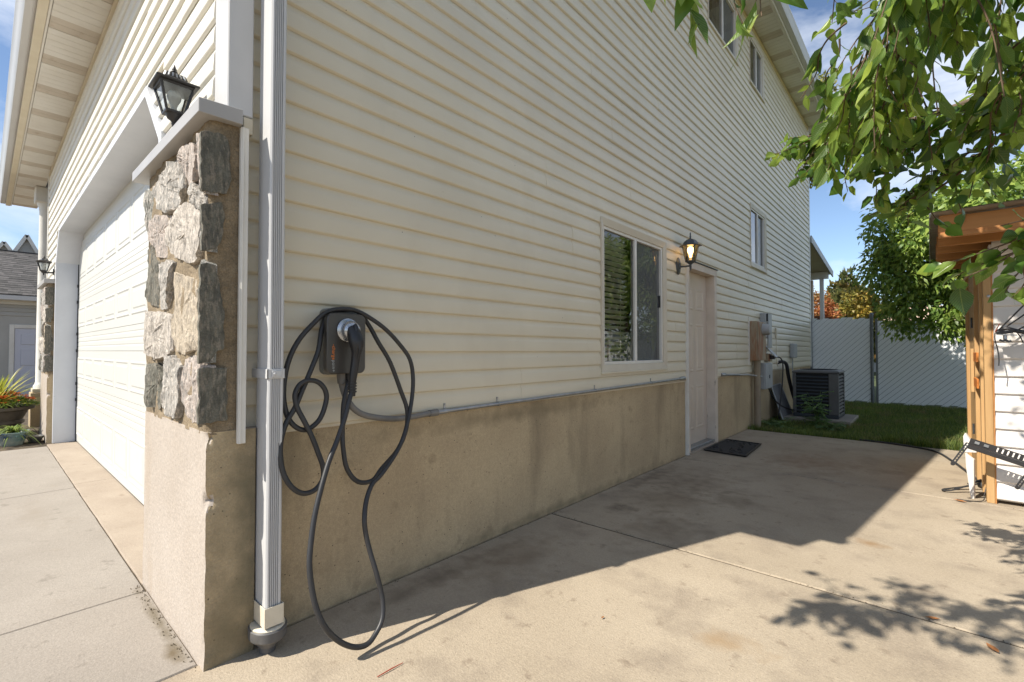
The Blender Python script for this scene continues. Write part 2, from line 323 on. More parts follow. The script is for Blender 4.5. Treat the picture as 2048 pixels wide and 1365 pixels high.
def npmesh(name, V, F, m, parent=None, smooth=False):
    o0 = org(parent); V = np.asarray(V, float) - np.array(o0[:]); F = np.asarray(F, np.int32)
    me = bpy.data.meshes.new(name); me.vertices.add(len(V)); me.vertices.foreach_set('co', V.ravel())
    k = F.shape[1]; me.loops.add(F.size); me.loops.foreach_set('vertex_index', F.ravel())
    me.polygons.add(len(F)); me.polygons.foreach_set('loop_start', np.arange(0, F.size, k, dtype=np.int32))
    me.update(calc_edges=True); me.validate()
    if smooth: me.polygons.foreach_set('use_smooth', [True] * len(me.polygons))
    me.materials.append(M[m]); o = bpy.data.objects.new(name, me); COL.objects.link(o)
    if parent: o.parent = parent; ORG[o.name] = o0
    return o
def nrm(a): return a / np.maximum(np.linalg.norm(a, axis=1, keepdims=True), 1e-9)
def leafcloud(P, D, Nn, L, Wd, fold=.25):
    """5-vertex folded leaves: P base, D along, Nn normal, L length, Wd half width"""
    D = nrm(D); Sd = nrm(np.cross(D, Nn)); Nn = np.cross(Sd, D); L = L[:, None]; Wd = Wd[:, None]
    b = P; t = P + D * L - Nn * L * .12; m = P + D * L * .48 + Nn * L * .03
    l = P + D * L * .42 - Sd * Wd + Nn * Wd * fold; r = P + D * L * .42 + Sd * Wd + Nn * Wd * fold
    V = np.stack([b, l, r, t, m], 1).reshape(-1, 3); i = np.arange(len(P))[:, None] * 5
    F = np.concatenate([i + [0, 2, 4], i + [4, 2, 3], i + [0, 4, 1], i + [4, 3, 1]], 1).reshape(-1, 3)
    return V, F
# ================================================================== GROUND
g = MB().box(-90, 90, -60, 160, -1.2, -0.09).build('ground', 'earth'); tag(g, 'bare brown earth underneath and beyond the yards', 'ground', kind='structure')
def slab(parent, m, x0, x1, y0, y1, z=0.0, name='concrete_slab'):
    """concrete slab with rounded, slightly ragged arrises"""
    bm = bmesh.new(); nx = max(2, int((x1 - x0) / .16)); ny = max(2, int((y1 - y0) / .16)); o0 = org(parent)
    vs = [[None] * (ny + 1) for _ in range(nx + 1)]
    for i in range(nx + 1):
        for j in range(ny + 1):
            x = x0 + (x1 - x0) * i / nx; y = y0 + (y1 - y0) * j / ny
            e = i in (0, nx) or j in (0, ny)
            jx = noise.noise((x * 5, y * 5, 3)) * .004 if e else 0
            vs[i][j] = bm.verts.new((x - o0.x + (jx if i in (0, nx) else 0), y - o0.y + (jx if j in (0, ny) else 0), z + noise.noise((x * .7, y * .7, 1)) * .003))
    for i in range(nx):
        for j in range(ny): bm.faces.new((vs[i][j], vs[i + 1][j], vs[i + 1][j + 1], vs[i][j + 1]))
    bnd = [e for e in bm.edges if e.is_boundary]
    r = bmesh.ops.extrude_edge_only(bm, edges=bnd); nv = [v for v in r['geom'] if isinstance(v, bmesh.types.BMVert)]
    cx, cy = (x0 + x1) / 2 - o0.x, (y0 + y1) / 2 - o0.y
    for v in nv: v.co.z -= .006; v.co.x += .005 * (1 if v.co.x > cx else -1) * (abs(abs(v.co.x - cx) - (x1 - x0) / 2) < .02); v.co.y += .005 * (1 if v.co.y > cy else -1) * (abs(abs(v.co.y - cy) - (y1 - y0) / 2) < .02)
    be = [e for e in bm.edges if e.is_boundary]; r = bmesh.ops.extrude_edge_only(bm, edges=be)
    for v in [q for q in r['geom'] if isinstance(q, bmesh.types.BMVert)]: v.co.z -= .075
    bmesh.ops.recalc_face_normals(bm, faces=bm.faces)
    me = bpy.data.meshes.new(name); bm.to_mesh(me); bm.free(); me.polygons.foreach_set('use_smooth', [True] * len(me.polygons)); me.set_sharp_from_angle(angle=R(12))
    me.materials.append(M[m]); o = bpy.data.objects.new(name, me); COL.objects.link(o); o.parent = parent; ORG[o.name] = o0; return o
pat = MB().box(.008, 6.0, -6, 7.52, -.085, -.0065).build('patio', 'joint_dirt'); tag(pat, 'tan concrete side patio along the beige siding wall', 'patio', kind='structure')
for x0, x1, y0, y1 in ((.020, 6.0, -6, 2.325), (.020, 6.0, 2.356, 4.836), (.020, 6.0, 4.864, 7.52)):
    slab(pat, 'patio', x0, x1, y0, y1)
drv = MB().box(-13, .007, -6, .3, -.095, -.0105).build('driveway', 'joint_dirt'); tag(drv, 'pale concrete driveway in front of the white garage door', 'driveway', kind='structure')
for x0, x1 in ((-.862, -.002), (-3.658, -.877), (-6.46, -3.673)): slab(drv, 'driveway', x0, x1, -5.5, -.005 if x0 > -1 else -.012, -.003)
slab(drv, 'driveway', -13, -6.468, -5.5, -.62, -.006)
for x0, x1 in ((-3.79, -.975), (-6.62, -3.800)): slab(drv, 'apron', x0, x1, .003, .30, .0, 'apron_slab')
pp = MB().box(-13, -8.05, -.60, 2.4, -.09, -.012).build('porch_path', 'apron'); tag(pp, 'pale concrete path by the planters and porch column', 'path', kind='structure')
bed = MB().box(-8.05, -6.48, -.60, .3, -.09, -.022).build('planting_bed', 'earth'); tag(bed, 'strip of bare soil under the flower pots', 'bed', kind='structure')
law = MB().box(-6, 30, 7.53, 60, -.10, -.03).build('lawn', 'lawn_soil'); tag(law, 'shaded green back lawn in front of the white slat fence', 'lawn', kind='structure')
def stain_shade_nodes(m, c, rx, ry, col, rz=None, lim=2.15):
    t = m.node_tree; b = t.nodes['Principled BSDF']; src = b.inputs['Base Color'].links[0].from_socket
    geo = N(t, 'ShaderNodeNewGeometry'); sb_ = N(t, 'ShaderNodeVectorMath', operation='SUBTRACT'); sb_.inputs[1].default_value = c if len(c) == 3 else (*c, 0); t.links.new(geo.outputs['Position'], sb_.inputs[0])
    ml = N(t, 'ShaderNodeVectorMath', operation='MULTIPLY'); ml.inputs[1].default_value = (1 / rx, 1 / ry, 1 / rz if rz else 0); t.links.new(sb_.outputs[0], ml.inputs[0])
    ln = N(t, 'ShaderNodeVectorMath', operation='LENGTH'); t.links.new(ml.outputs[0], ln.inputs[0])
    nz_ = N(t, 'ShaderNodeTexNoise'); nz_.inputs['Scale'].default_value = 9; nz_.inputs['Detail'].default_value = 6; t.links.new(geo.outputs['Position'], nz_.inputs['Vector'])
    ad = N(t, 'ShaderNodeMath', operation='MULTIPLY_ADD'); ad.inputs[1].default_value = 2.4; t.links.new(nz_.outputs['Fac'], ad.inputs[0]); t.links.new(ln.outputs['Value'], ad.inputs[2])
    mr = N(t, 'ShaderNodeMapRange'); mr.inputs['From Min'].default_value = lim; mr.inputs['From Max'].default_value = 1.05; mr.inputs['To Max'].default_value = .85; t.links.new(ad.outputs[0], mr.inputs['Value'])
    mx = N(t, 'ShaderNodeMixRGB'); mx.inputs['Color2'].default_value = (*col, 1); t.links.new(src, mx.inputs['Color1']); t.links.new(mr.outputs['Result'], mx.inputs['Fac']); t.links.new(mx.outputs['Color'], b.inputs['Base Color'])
for c_, a_, b_, k_ in (((.36, 2.80), .12, .18, (.085, .068, .048)), ((.45, 3.9), .5, .55, (.20, .155, .108)), ((.8, 2.6), .35, .45, (.21, .165, .115)), ((.16, 1.1), .12, .6, (.17, .135, .095)), ((.12, 3.8), .10, .9, (.18, .14, .10)), ((1.2, 5.6), .5, .6, (.25, .175, .115)), ((.55, 3.3), .35, .5, (.22, .17, .115)), ((.30, 1.55), .25, .5, (.22, .17, .115)), ((.95, 3.6), .22, .25, (.19, .15, .10)), ((1.55, 1.55), .16, .10, (.30, .21, .12)), ((1.9, 3.25), .12, .10, (.26, .17, .09))): stain_shade_nodes(M['patio'], c_, a_, b_, k_)  # real stains, plus dark patches that put house shade into the slab colour
for c_, a_, b_, k_ in (((-.45, -.03), .55, .030, (.13, .105, .065)), ((-.15, -.05), .14, .035, (.12, .09, .05)), ((-1.4, -1.0), .5, .3, (.25, .215, .175)), ((-3.0, -.3), .6, .10, (.25, .215, .175))): stain_shade_nodes(M['driveway'], c_, a_, b_, k_)
for c_, a_, b_, z_, k_ in (((.04, .12, .10), .6, .20, .22, (.115, .095, .055)), ((.04, .14, .45), .6, .11, .80, (.215, .175, .105)), ((.04, .17, .55), .6, .05, .5, (.14, .12, .075)), ((.0, 2.0, .80), .5, 1.6, .07, (.24, .19, .115)), ((.0, 2.5, .02), .5, 2.6, .05, (.22, .18, .11))): stain_shade_nodes(M['foundation'], c_, a_, b_, k_, z_, 2.75 if c_[0] > .03 else 2.15)
# ================================================================== HOUSE
H = thing('house', (0, 0, 0), 'two storey beige vinyl sided house with garage, shaded side wall and white trim', 'house')
CO = .1156; Z0 = .893                                     # exposure and first course
def lap_profile(h, lock=False):                           # (out, z) dutch lap section, sloping butt at the bottom
    b = [(-.004, .004), (.003, .003), (.0055, -.0035), (.0165, .0055)] if lock else [(-.004, .001), (.003, .0005), (.0075, .0010), (.0158, .0062)]
    return b + [(.0182, .0100), (.0184, .0135), (.0168, h * .34), (.0150, h * .64), (.0120, h * .73), (.0060, h * .83), (.0032, h * .93), (.0026, h * 1.03), (-.004, h * 1.03)]
def clip_z(poly, z, keep_above):
    out = []; f = (lambda p: p[1] - z) if keep_above else (lambda p: z - p[1])
    for i in range(len(poly)):
        p, q = poly[i], poly[(i + 1) % len(poly)]; fp, fq = f(p), f(q)
        if fp >= 0: out.append(p)
        if (fp >= 0) != (fq >= 0): t = fp / (fp - fq); out.append((p[0] + (q[0] - p[0]) * t, p[1] + (q[1] - p[1]) * t))
    return out
def wall_cells(a0, a1, z0, z1, holes):
    ys = sorted({a0, a1, *[h[i] for h in holes for i in (0, 1)]}); zs = sorted({z0, z1, *[min(z1, h[i]) for h in holes for i in (2, 3)]})
    for i in range(len(ys) - 1):
        for j in range(len(zs) - 1):
            cy = (ys[i] + ys[i + 1]) / 2; cz = (zs[j] + zs[j + 1]) / 2
            if not any(h[0] < cy < h[1] and h[2] < cz < h[3] for h in holes): yield ys[i], ys[i + 1], zs[j], zs[j + 1]
def siding(parent, m, a0f, a1, z0, n, holes, P, seams, course=CO, flip=1):
    """lapped planks; P(a, out, z) -> world; a0f(z) -> start; holes in a,z"""
    for k in range(n):
        z = z0 + k * course; iv = [(a0f(z + course), a1)]; part = []
        for h in holes:
            if h[2] < z + course - .004 and h[3] > z + .004:
                nv = []
                for s, e in iv:
                    if h[1] <= s or h[0] >= e: nv.append((s, e)); continue
                    if h[0] > s + .02: nv.append((s, h[0]))
                    if h[1] < e - .02: nv.append((h[1], e))
                iv = nv
                if z < h[2] - .004: part.append((max(h[0], a0f(z)), min(h[1], a1), h[2] - z, False))
                if z + course > h[3] + .004: part.append((max(h[0], a0f(z)), min(h[1], a1), h[3] - z, True))
        cut = sorted(seams(k // 2)); lk = k % 2 == 0
        for s, e, zc, ab in part:
            pr = clip_z(lap_profile(course, lk), zc, ab)
            if len(pr) > 2: MB().prism(pr, lambda o, zz: P(s + .0005, o, z + zz), lambda o, zz: P(e - .0005, o, z + zz)).build('siding_plank', m, parent, smooth=24)
        for s, e in iv:
            q = [s] + [c for c in cut if s + .25 < c < e - .25] + [e]
            for i in range(len(q) - 1):
                if q[i + 1] - q[i] < .02: continue
                dx = .0020 if i % 2 else 0.0; wv = rnd.uniform(-.0006, .0006)
                mb = MB(); pr = lap_profile(course, lk); e0, e1 = q[i] - (.02 if dx else 0), q[i + 1] + (.02 if dx and i < len(q) - 2 else -.001); ns_ = max(1, int((e1 - e0) / .45)); vs = []
                for w_ in range(ns_ + 1):
                    aa = e0 + (e1 - e0) * w_ / ns_; wo1 = .0022 * noise.noise((aa * .9, z * 1.7, 3)); wz1 = .0016 * noise.noise((aa * .6, z * 9, 8)); vs += [P(aa, o + dx + wv + (wo1 if o > .004 else 0), z + zz + (wz1 if zz < .02 else 0)) for o, zz in pr]
                np_ = len(pr); mb.add(vs, [(w_ * np_ + k_, w_ * np_ + (k_ + 1) % np_, (w_ + 1) * np_ + (k_ + 1) % np_, (w_ + 1) * np_ + k_) for w_ in range(ns_) for k_ in range(np_)] + [tuple(range(np_ - 1, -1, -1)), tuple(ns_ * np_ + k_ for k_ in range(np_))])
                mb.build('siding_plank', m, parent, smooth=24)
# --- openings of the side wall in (Y0, Y1, Z0, Z1)
WIN_LOW = (3.065, 4.455, 1.06, 2.452); WIN_MID = (7.80, 8.79, 2.66, 3.70); WIN_UP1 = (5.87, 7.20, 5.725, 6.62); WIN_UP2 = (7.86, 8.755, 5.755, 6.62)
DOOR = (5.075, 6.125, 0.0, 2.365)
holes = [WIN_LOW, WIN_MID, WIN_UP1, WIN_UP2, DOOR]
HOUSE_END = 12.96
sw = MB()
for y0, y1, z0, z1 in wall_cells(.12, HOUSE_END - .02, -.02, 3.6, holes): sw.box(-.16, -.004, y0, y1, z0, z1)
for y0, y1, z0, z1 in wall_cells(3.3, HOUSE_END - .02, 3.6, 6.80, holes): sw.box(-.16, -.004, y0, y1, z0, z1)
sw.add([(-.16, .12, 3.6), (-.004, .12, 3.6), (-.004, 3.3, 3.6), (-.16, 3.3, 3.6), (-.16, .12, 4.0), (-.004, .12, 4.0), (-.004, 3.3, 5.75), (-.16, 3.3, 5.75)],
       [(0, 3, 2, 1), (4, 5, 6, 7), (0, 1, 5, 4), (1, 2, 6, 5), (2, 3, 7, 6), (3, 0, 4, 7)])
swo = sw.build('side_wall', 'trim_cream', H)
siding(swo, 'siding', lambda z: .155 if z < 4.1 else max(.155, (z - 4.15) / .55), HOUSE_END - .06, Z0, 51, holes, lambda a, o, z: (.002 + o, a, z),
       lambda k: [2.0 + ((k * 1.37) % 3.1) + 3.66 * i for i in range(4)])
# starter strip below the first course and frieze under the eave
B('starter_strip', 'trim_cream', swo, .001, .008, .13, 5.07, .878, .898, 0)
B('starter_strip', 'trim_cream', swo, .001, .008, 6.13, HOUSE_END, .878, .898, 0)
B('frieze_board', 'trim_warm_bounce', H, .006, .030, 4.4, HOUSE_END - .05, 6.70, 6.785)  # beige board, its yellow is sun bounce put into the colour
# foundation (stucco) -------------------------------------------------
fd = MB(); ny = 90; nz = 10
def fgrid(mb, y0, y1, z0, z1, x, n, m_, amp=.003):
    vs = []; fs = []
    for i in range(n + 1):
        for j in range(m_ + 1):
            y = y0 + (y1 - y0) * i / n; z = z0 + (z1 - z0) * j / m_; vs.append((x + amp * noise.noise((y * 3, z * 3, 5)), y, z))
    for i in range(n):
        for j in range(m_): a = i * (m_ + 1) + j; fs.append((a, a + m_ + 1, a + m_ + 2, a + 1))
    mb.add(vs, fs)
fgrid(fd, .10, DOOR[0] - .03, -.08, .884, .0, 90, 12); fgrid(fd, DOOR[1] + .03, HOUSE_END, -.08, .884, .0, 80, 12)
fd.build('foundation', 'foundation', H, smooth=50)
# corner post (outside corner of the two sidings) ----------------------
B('corner_post', 'post_grey', H, -.115, .052, .066, .165, 2.245, 4.0, .004)
B('corner_return', 'trim_cream', H, .006, .048, .128, .166, 2.175, 2.243, .002)
B('corner_post', 'trim_white', H, -.10, .026, HOUSE_END - .06, HOUSE_END + .03, .86, 6.76, .004)
# J strip beside the stone pillar
jb = MB(); jb.box(.078, .100, .104, .134, .87, 2.175); jb.box(.100, .104, .108, .116, .87, 2.175); jb.build('trim_strip', 'trim_white', H, bevel=.002, seg=1)
# ------------------------------------------------------------------ windows of the side wall
def window(hole, left_glass, right_glass, trim=.075, interior='blind', depth=.07, mull=.5):
    y0, y1, z0, z1 = hole
    w = MB(); t = trim                                     # casing: mitred picture frame, sloping inwards
    out = .030; inn = .016
    A = [(y0, z0), (y1, z0), (y1, z1), (y0, z1)]; Bq = [(y0 + t, z0 + t), (y1 - t, z0 + t), (y1 - t, z1 - t), (y0 + t, z1 - t)]
    for i in range(4):
        j = (i + 1) % 4
        a, b, c, d = A[i], A[j], Bq[j], Bq[i]
        w.add([(.0, *a), (.0, *b), (out, *b), (out, *a), (inn, *c), (inn, *d), (-depth, *c), (-depth, *d)], [(0, 1, 2, 3), (3, 2, 4, 5), (5, 4, 6, 7)])
    wo_ = w.build('window', 'window_trim', H, bevel=0)
    # sill ledge
    B('sill', 'trim_cream', wo_, .004, .040, y0 - .006, y1 + .006, z0 - .020, z0 - .001, .003)
    # sash frame and centre mullion
    a0, a1, b0, b1 = y0 + t, y1 - t, z0 + t, z1 - t; s = .028; ym = a0 + (a1 - a0) * mull
    fr = MB()
    fr.box(-.045, .006, a0, a0 + s, b0, b1); fr.box(-.045, .006, a1 - s, a1, b0, b1); fr.box(-.045, .006, a0 + s, a1 - s, b0, b0 + s); fr.box(-.045, .006, a0 + s, a1 - s, b1 - s, b1)
    fr.box(-.042, .009, ym - .022, ym + .022, b0 + s, b1 - s)
    fr.build('sash_frame', 'trim_white', wo_, bevel=.002, seg=1)
    for (p0, p1, gm, dx) in ((a0 + s, ym - .022, left_glass, -.012), (ym + .022, a1 - s, right_glass, -.022)):
        MB().quad((dx, p0, b0 + s), (dx, p1, b0 + s), (dx, p1, b1 - s), (dx, p0, b1 - s)).build('pane', gm, wo_, fix=False)
    # dark room behind
    rm = MB(); rx0, rx1 = -1.6, -.165; ry0, ry1, rz0, rz1 = y0 - .3, y1 + .3, z0 - .3, z1 + .25
    rm.quad((rx0, ry0, rz0), (rx0, ry1, rz0), (rx0, ry1, rz1), (rx0, ry0, rz1)); rm.quad((rx0, ry0, rz0), (rx1, ry0, rz0), (rx1, ry0, rz1), (rx0, ry0, rz1))
    rm.quad((rx0, ry1, rz0), (rx1, ry1, rz0), (rx1, ry1, rz1), (rx0, ry1, rz1)); rm.quad((rx0, ry0, rz0), (rx1, ry0, rz0), (rx1, ry1, rz0), (rx0, ry1, rz0)); rm.quad((rx0, ry0, rz1), (rx1, ry0, rz1), (rx1, ry1, rz1), (rx0, ry1, rz1))
    rm.build('room', 'room_dark', wo_)
    if interior == 'blind':
        nsl = int((b1 - b0) / .052)
        for k in range(nsl):
            z = b0 + .03 + k * .052; MB().add([(-.125, a0, z), (-.125, ym - .01, z), (-.082, ym - .01, z + .022), (-.082, a0, z + .022), (-.125, a0, z + .003), (-.125, ym - .01, z + .003), (-.082, ym - .01, z + .025), (-.082, a0, z + .025)],
                     [(0, 1, 2, 3), (7, 6, 5, 4), (0, 4, 5, 1), (3, 2, 6, 7)]).build('blind_slat', 'blind', wo_)
        cds = MB()
        for yy in (a0 + .12, ym - .12): cds.tube([(-.10, yy, b0 + .03), (-.10, yy, b1)], .0018, 5)
        cds.build('blind_cord', 'blind', wo_)
        lk = MB().box(-.034, -.006, a1 - s - .016, a1 - s, (b0 + b1) / 2 - .03, (b0 + b1) / 2 + .1); lk.build('latch', 'black_plastic', wo_)
    elif interior == 'curtain':
        c = MB(); n = 60; v = []
        for k in range(n + 1):
            y = ym + (a1 - ym) * k / n; x = -.14 + .018 * math.sin(k * 1.1) + .008 * math.sin(k * 2.7); v += [(x, y, b0), (x, y, b1)]
        c.add(v, [(2 * k, 2 * k + 2, 2 * k + 3, 2 * k + 1) for k in range(n)]); c.build('curtain', 'curtain', wo_, smooth=80)
    return wo_
window(WIN_LOW, 'low_glass', 'screen_glass', interior='blind', trim=.062)
window(WIN_MID, 'window_glass', 'screen_glass', interior='curtain', trim=.06)
window(WIN_UP1, 'window_glass', 'screen_glass', interior='curtain', trim=.06)
window(WIN_UP2, 'window_glass', 'screen_glass', interior='curtain', trim=.06)
# ------------------------------------------------------------------ side door
y0, y1, z0, z1 = DOOR
df = MB(); jt = .095                                     # frame boards and deep jambs, scuffed at the bottom
df.box(-.16, .030, y0, y0 + .045, .0, z1); df.box(-.16, .030, y1 - .115, y1 - .018, .0, z1 - .10); df.box(-.16, .030, y0 + .045, y1 - .018, z1 - .10, z1 - .012)
dfo = df.build('door_frame', 'worn_paint', H, bevel=.004, seg=2)
B('drip_cap', 'dark_steel', dfo, .0, .045, y0 - .02, y1 + .01, z1 - .010, z1 - .002, .001)
cas = MB(); cas.box(.0, .024, y0 - .052, y0 - .002, .0, z1 - .02); cas.box(.024, .034, y0 - .046, y0 - .034, .0, z1 - .02); cas.box(.024, .034, y0 - .02, y0 - .008, .0, z1 - .02)
cas.build('door_casing', 'trim_white', dfo, bevel=.002, seg=1)
cs2 = MB().box(.0, .020, y1 - .016, y1 + .012, .0, z1 - .02); cs2.build('door_casing', 'trim_white', dfo, bevel=.002, seg=1)
dl0, dl1 = y0 + .047, y1 - .117; DX = -.085
dl = MB().box(DX - .04, DX, dl0, dl1, .055, z1 - .102).build('door_leaf', 'door_paint', H, bevel=.002, seg=1)
wd = dl1 - dl0; cw = (wd - .12 * 2 - .10) / 2
for cz0, cz1 in ((.24, .80), (.98, 1.60), (1.78, 2.06)):
    for i in range(2):
        a = dl0 + .12 + i * (cw + .10); b = a + cw; q = MB()
        for (e0, e1, x0, x1) in ((0, .014, DX + .0005, DX - .006), (.014, .020, DX - .006, DX - .006), (.020, .05, DX - .006, DX + .004)):
            pass
        ring = [(0, DX + .0006), (.010, DX + .006), (.022, DX + .006), (.034, DX + .001), (.040, DX + .001), (.062, DX + .0055)]
        vs = []
        for e, x in ring: vs += [(x, a + e, cz0 + e), (x, b - e, cz0 + e), (x, b - e, cz1 - e), (x, a + e, cz1 - e)]
        fs = [(r * 4 + k, r * 4 + (k + 1) % 4, r * 4 + 4 + (k + 1) % 4, r * 4 + 4 + k) for r in range(len(ring) - 1) for k in range(4)] + [tuple(len(ring) * 4 - 4 + k for k in range(4))]
        q.add(vs, fs); q.build('raised_panel', 'door_paint', dl)
hn = MB(); hn.lathe([(.028, 0), (.028, .006), (.012, .01), (.012, .04), (.026, .05), (.028, .065), (.02, .078)], (DX, dl0 + .07, .98), 16, axis=(1, 0, 0)); hn.build('door_knob', 'chrome_grey', dl, smooth=50)
B('threshold', 'galvanised', dfo, -.16, .012, dl0 - .01, dl1 + .01, .012, .055, .004)
B('step', 'apron', H, .002, .05, y0 + .0, y1 - .12, -.02, .022, .004)
# ------------------------------------------------------------------ front (garage) wall
FY = .08; OPX0, OPX1, OPZ = -6.66, -1.05, 2.83
fw = MB(); bx = -8.02
fholes = [(OPX0 - .02, OPX1 + .02, -1, OPZ + .02)]
for a0, a1, c0, c1 in wall_cells(bx, -.02, -.02, 4.0, fholes): fw.box(a0, a1, FY + .004, FY + .14, c0, c1)
fwo = fw.build('front_wall', 'trim_white', H)
CLIP = .38
sidz0 = 2.245
fh = [(OPX0 - .06, OPX1 + .06, -1, OPZ + .035)]
def front_holes():
    hs = list(fh)
    return hs
siding(fwo, 'siding_sunlit', lambda z: bx + .03, -.117, sidz0, 16, [(OPX0 - .055 , OPX1 + .055, -1, OPZ + .05)], lambda a, o, z: (a, FY - .002 - o, z), lambda k: [-6.9 + ((k * 1.43) % 2.2) + 2.1 * i for i in range(4)])
siding(fwo, 'siding_sunlit', lambda z: bx + .03, -7.0, .93, 12, [], lambda a, o, z: (a, FY - .002 - o, z), lambda k: [])
B('corner_post', 'trim_white', H, bx - .03, bx + .03, FY - .03, FY + .10, 0.0, 4.0, .003)
# garage surround: lintel face, soffit of the opening, clipped corners, jambs
sr = MB(); D = .30
poly = [(OPX0, .0), (OPX0, OPZ - CLIP), (OPX0 + CLIP * .85, OPZ), (OPX1 - CLIP * .95, OPZ), (OPX1, OPZ - CLIP), (OPX1, .0)]
off = [(OPX0 - .06, .0), (OPX0 - .06, OPZ - CLIP + .03), (OPX0 + CLIP * .85 - .03, OPZ + .055), (OPX1 - CLIP * .95 + .03, OPZ + .055), (OPX1 + .06, OPZ - CLIP + .03), (OPX1 + .06, .0)]
for i in range(5):
    a, b, c, d = poly[i], poly[i + 1], off[i + 1], off[i]; yf = FY - .026
    sr.add([(a[0], yf, a[1]), (b[0], yf, b[1]), (c[0], yf, c[1]), (d[0], yf, d[1]), (a[0], D, a[1]), (b[0], D, b[1]), (c[0], FY + .01, c[1]), (d[0], FY + .01, d[1])],
           [(0, 1, 2, 3), (0, 4, 5, 1), (3, 2, 6, 7)])
sr.build('garage_surround', 'jamb_white', H, fix=True)
# fill wall between clipped corner and wall opening, and siding over the right corner
for sx, p in ((1, [(OPX1 + .02, OPZ + .02), (OPX1 - CLIP * .95 + .03, OPZ + .02), (OPX1 + .02, OPZ - CLIP + .03)]), (-1, [(OPX0 - .02, OPZ + .02), (OPX0 + CLIP * .85 - .03, OPZ + .02), (OPX0 - .02, OPZ - CLIP + .03)])):
    MB().prism(p, lambda x, z: (x, FY + .008, z), lambda x, z: (x, FY + .12, z)).build('corner_gusset', 'trim_white', H)
for k in range(5):                                        # short planks beside the right clipped corner
    z = sidz0 + k * CO
    xa = OPX1 + .062 if z < OPZ - CLIP else OPX1 + .062 - (z - (OPZ - CLIP) + .05) * .95
    if xa < OPX1 + .055:
        MB().prism(lap_profile(CO), lambda o, zz: (xa, FY - .0005 - o, z + zz), lambda o, zz: (OPX1 + .056, FY - .0005 - o, z + zz)).build('siding_plank', 'siding_sunlit', fwo, smooth=28)
# garage door
GD = MB().box(OPX0 - .05, OPX1 + .2, D, D + .04, .005, OPZ + .05).build('garage_door', 'garage_white', H)
def gpanel(x0, x1, z0, z1):
    ring = [(0, .0008), (.012, -.006), (.020, -.006), (.034, .001), (.050, .001), (.064, -.005), (.068, -.005)]
    vs = []; yb = D - .012
    for e, d in ring: vs += [(x0 + e, yb + d, z0 + e), (x1 - e, yb + d, z0 + e), (x1 - e, yb + d, z1 - e), (x0 + e, yb + d, z1 - e)]
    n = len(ring); fs = [(r * 4 + k, r * 4 + (k + 1) % 4, r * 4 + 4 + (k + 1) % 4, r * 4 + 4 + k) for r in range(n - 1) for k in range(4)] + [tuple(n * 4 - 4 + k for k in range(4))]
    MB().add(vs, fs).build('raised_panel', 'garage_white', GD)
secs = [(.012, .571, 'p'), (.575, .793, 'r'), (.797, 1.247, 'p'), (1.251, 1.478, 'r'), (1.482, 1.920, 'p'), (1.924, 2.144, 'r'), (2.148, 2.74, 'p')]
for a, b, kd in secs:
    s_ = MB()
    if kd == 'p':
        s_.box(OPX0, OPX1 + .2, D - .012, D - .0005, a, b)
    else:
        h = b - a; pr = [(-.012, .0), (-.012, h * .20), (-.009, h * .24), (-.012, h * .30), (-.012, h * .44), (-.008, h * .50), (-.012, h * .56), (-.012, h * .70), (-.009, h * .76), (-.012, h * .80), (-.012, h), (-.0005, h), (-.0005, 0)]
        s_.prism(pr, lambda o, z: (OPX0, D + o, a + z), lambda o, z: (OPX1 + .2, D + o, a + z))
    s_.build('door_section', 'garage_white', GD)
    if kd == 'p':
        x = OPX0 + .075
        while x + .6 < OPX1 + .15: gpanel(x, x + .60, a + .085, b - .085); x += .695
hb = MB()
for a, b, kd in secs[1:]:
    hb.box(OPX0 - .002, OPX0 + .03, D - .03, D - .012, a - .02, a + .02)
hb.build('weather_seal', 'black_plastic', GD); B('bottom_seal', 'black_plastic', GD, OPX0, OPX1 + .2, D - .010, D + .02, .0, .012, 0)
B('side_seal', 'black_plastic', GD, OPX0 - .0005, OPX0 + .006, D - .022, D - .001, .0, OPZ - CLIP, 0)
hk = MB()
for xx in (-6.1, -5.0, -4.2, -3.5, -2.9):
    hk.tube([(xx, FY - .03, OPZ + .03), (xx, FY - .045, OPZ + .015), (xx, FY - .048, OPZ + .045), (xx + .01, FY - .035, OPZ + .06)], .003, 6)
    hk.tube([(xx - .02, FY - .03, OPZ + .02), (xx - .02, FY - .05, OPZ + .005), (xx - .02, FY - .05, OPZ + .03)], .003, 6)
hk.build('light_hook', 'bulb_white', H)
# ------------------------------------------------------------------ eaves and roof
sf = MB().box(-10.72, .0, -.265, FY - .004, 4.02, 4.05).build('soffit', 'trim_white', H)
x = -10.70; k = 0
while x < -.02:                                          # front soffit boards, every fourth a vented one, darker
    w_ = .105; vent = (k % 7) in (0, 1); e = min(x + w_ - .004, -.006)
    MB().box(x, e, -.262, FY - .012, 4.000 + (.003 if vent else 0), 4.0195).build('soffit_board', 'vent_board' if vent else 'trim_white', sf, bevel=.002, seg=1); x += w_; k += 1
B('soffit_trim', 'trim_white', H, -10.74, .0, -.282, -.266, 3.988, 4.03, .002); B('soffit_trim', 'trim_cream', H, -8.0, -.0, FY - .03, FY - .003, 3.965, 3.998, .002)
B('fascia', 'trim_cream', H, -10.76, .40, -.345, -.284, 3.985, 4.16, .002)
gt = MB().prism([(-.346, 4.02), (-.41, 4.02), (-.43, 4.05), (-.435, 4.10), (-.455, 4.13), (-.455, 4.145), (-.43, 4.145), (-.42, 4.11), (-.346, 4.11)], lambda y, z: (-10.80, y, z), lambda y, z: (.42, y, z))
gt.build('gutter', 'downspout_paint', H, smooth=30)
B('eave_return', 'trim_white', H, -.30, .37, -.262, .055, 3.60, 3.98, .004); B('eave_return', 'trim_white', H, .056, .37, .057, .30, 3.60, 3.98, .004)
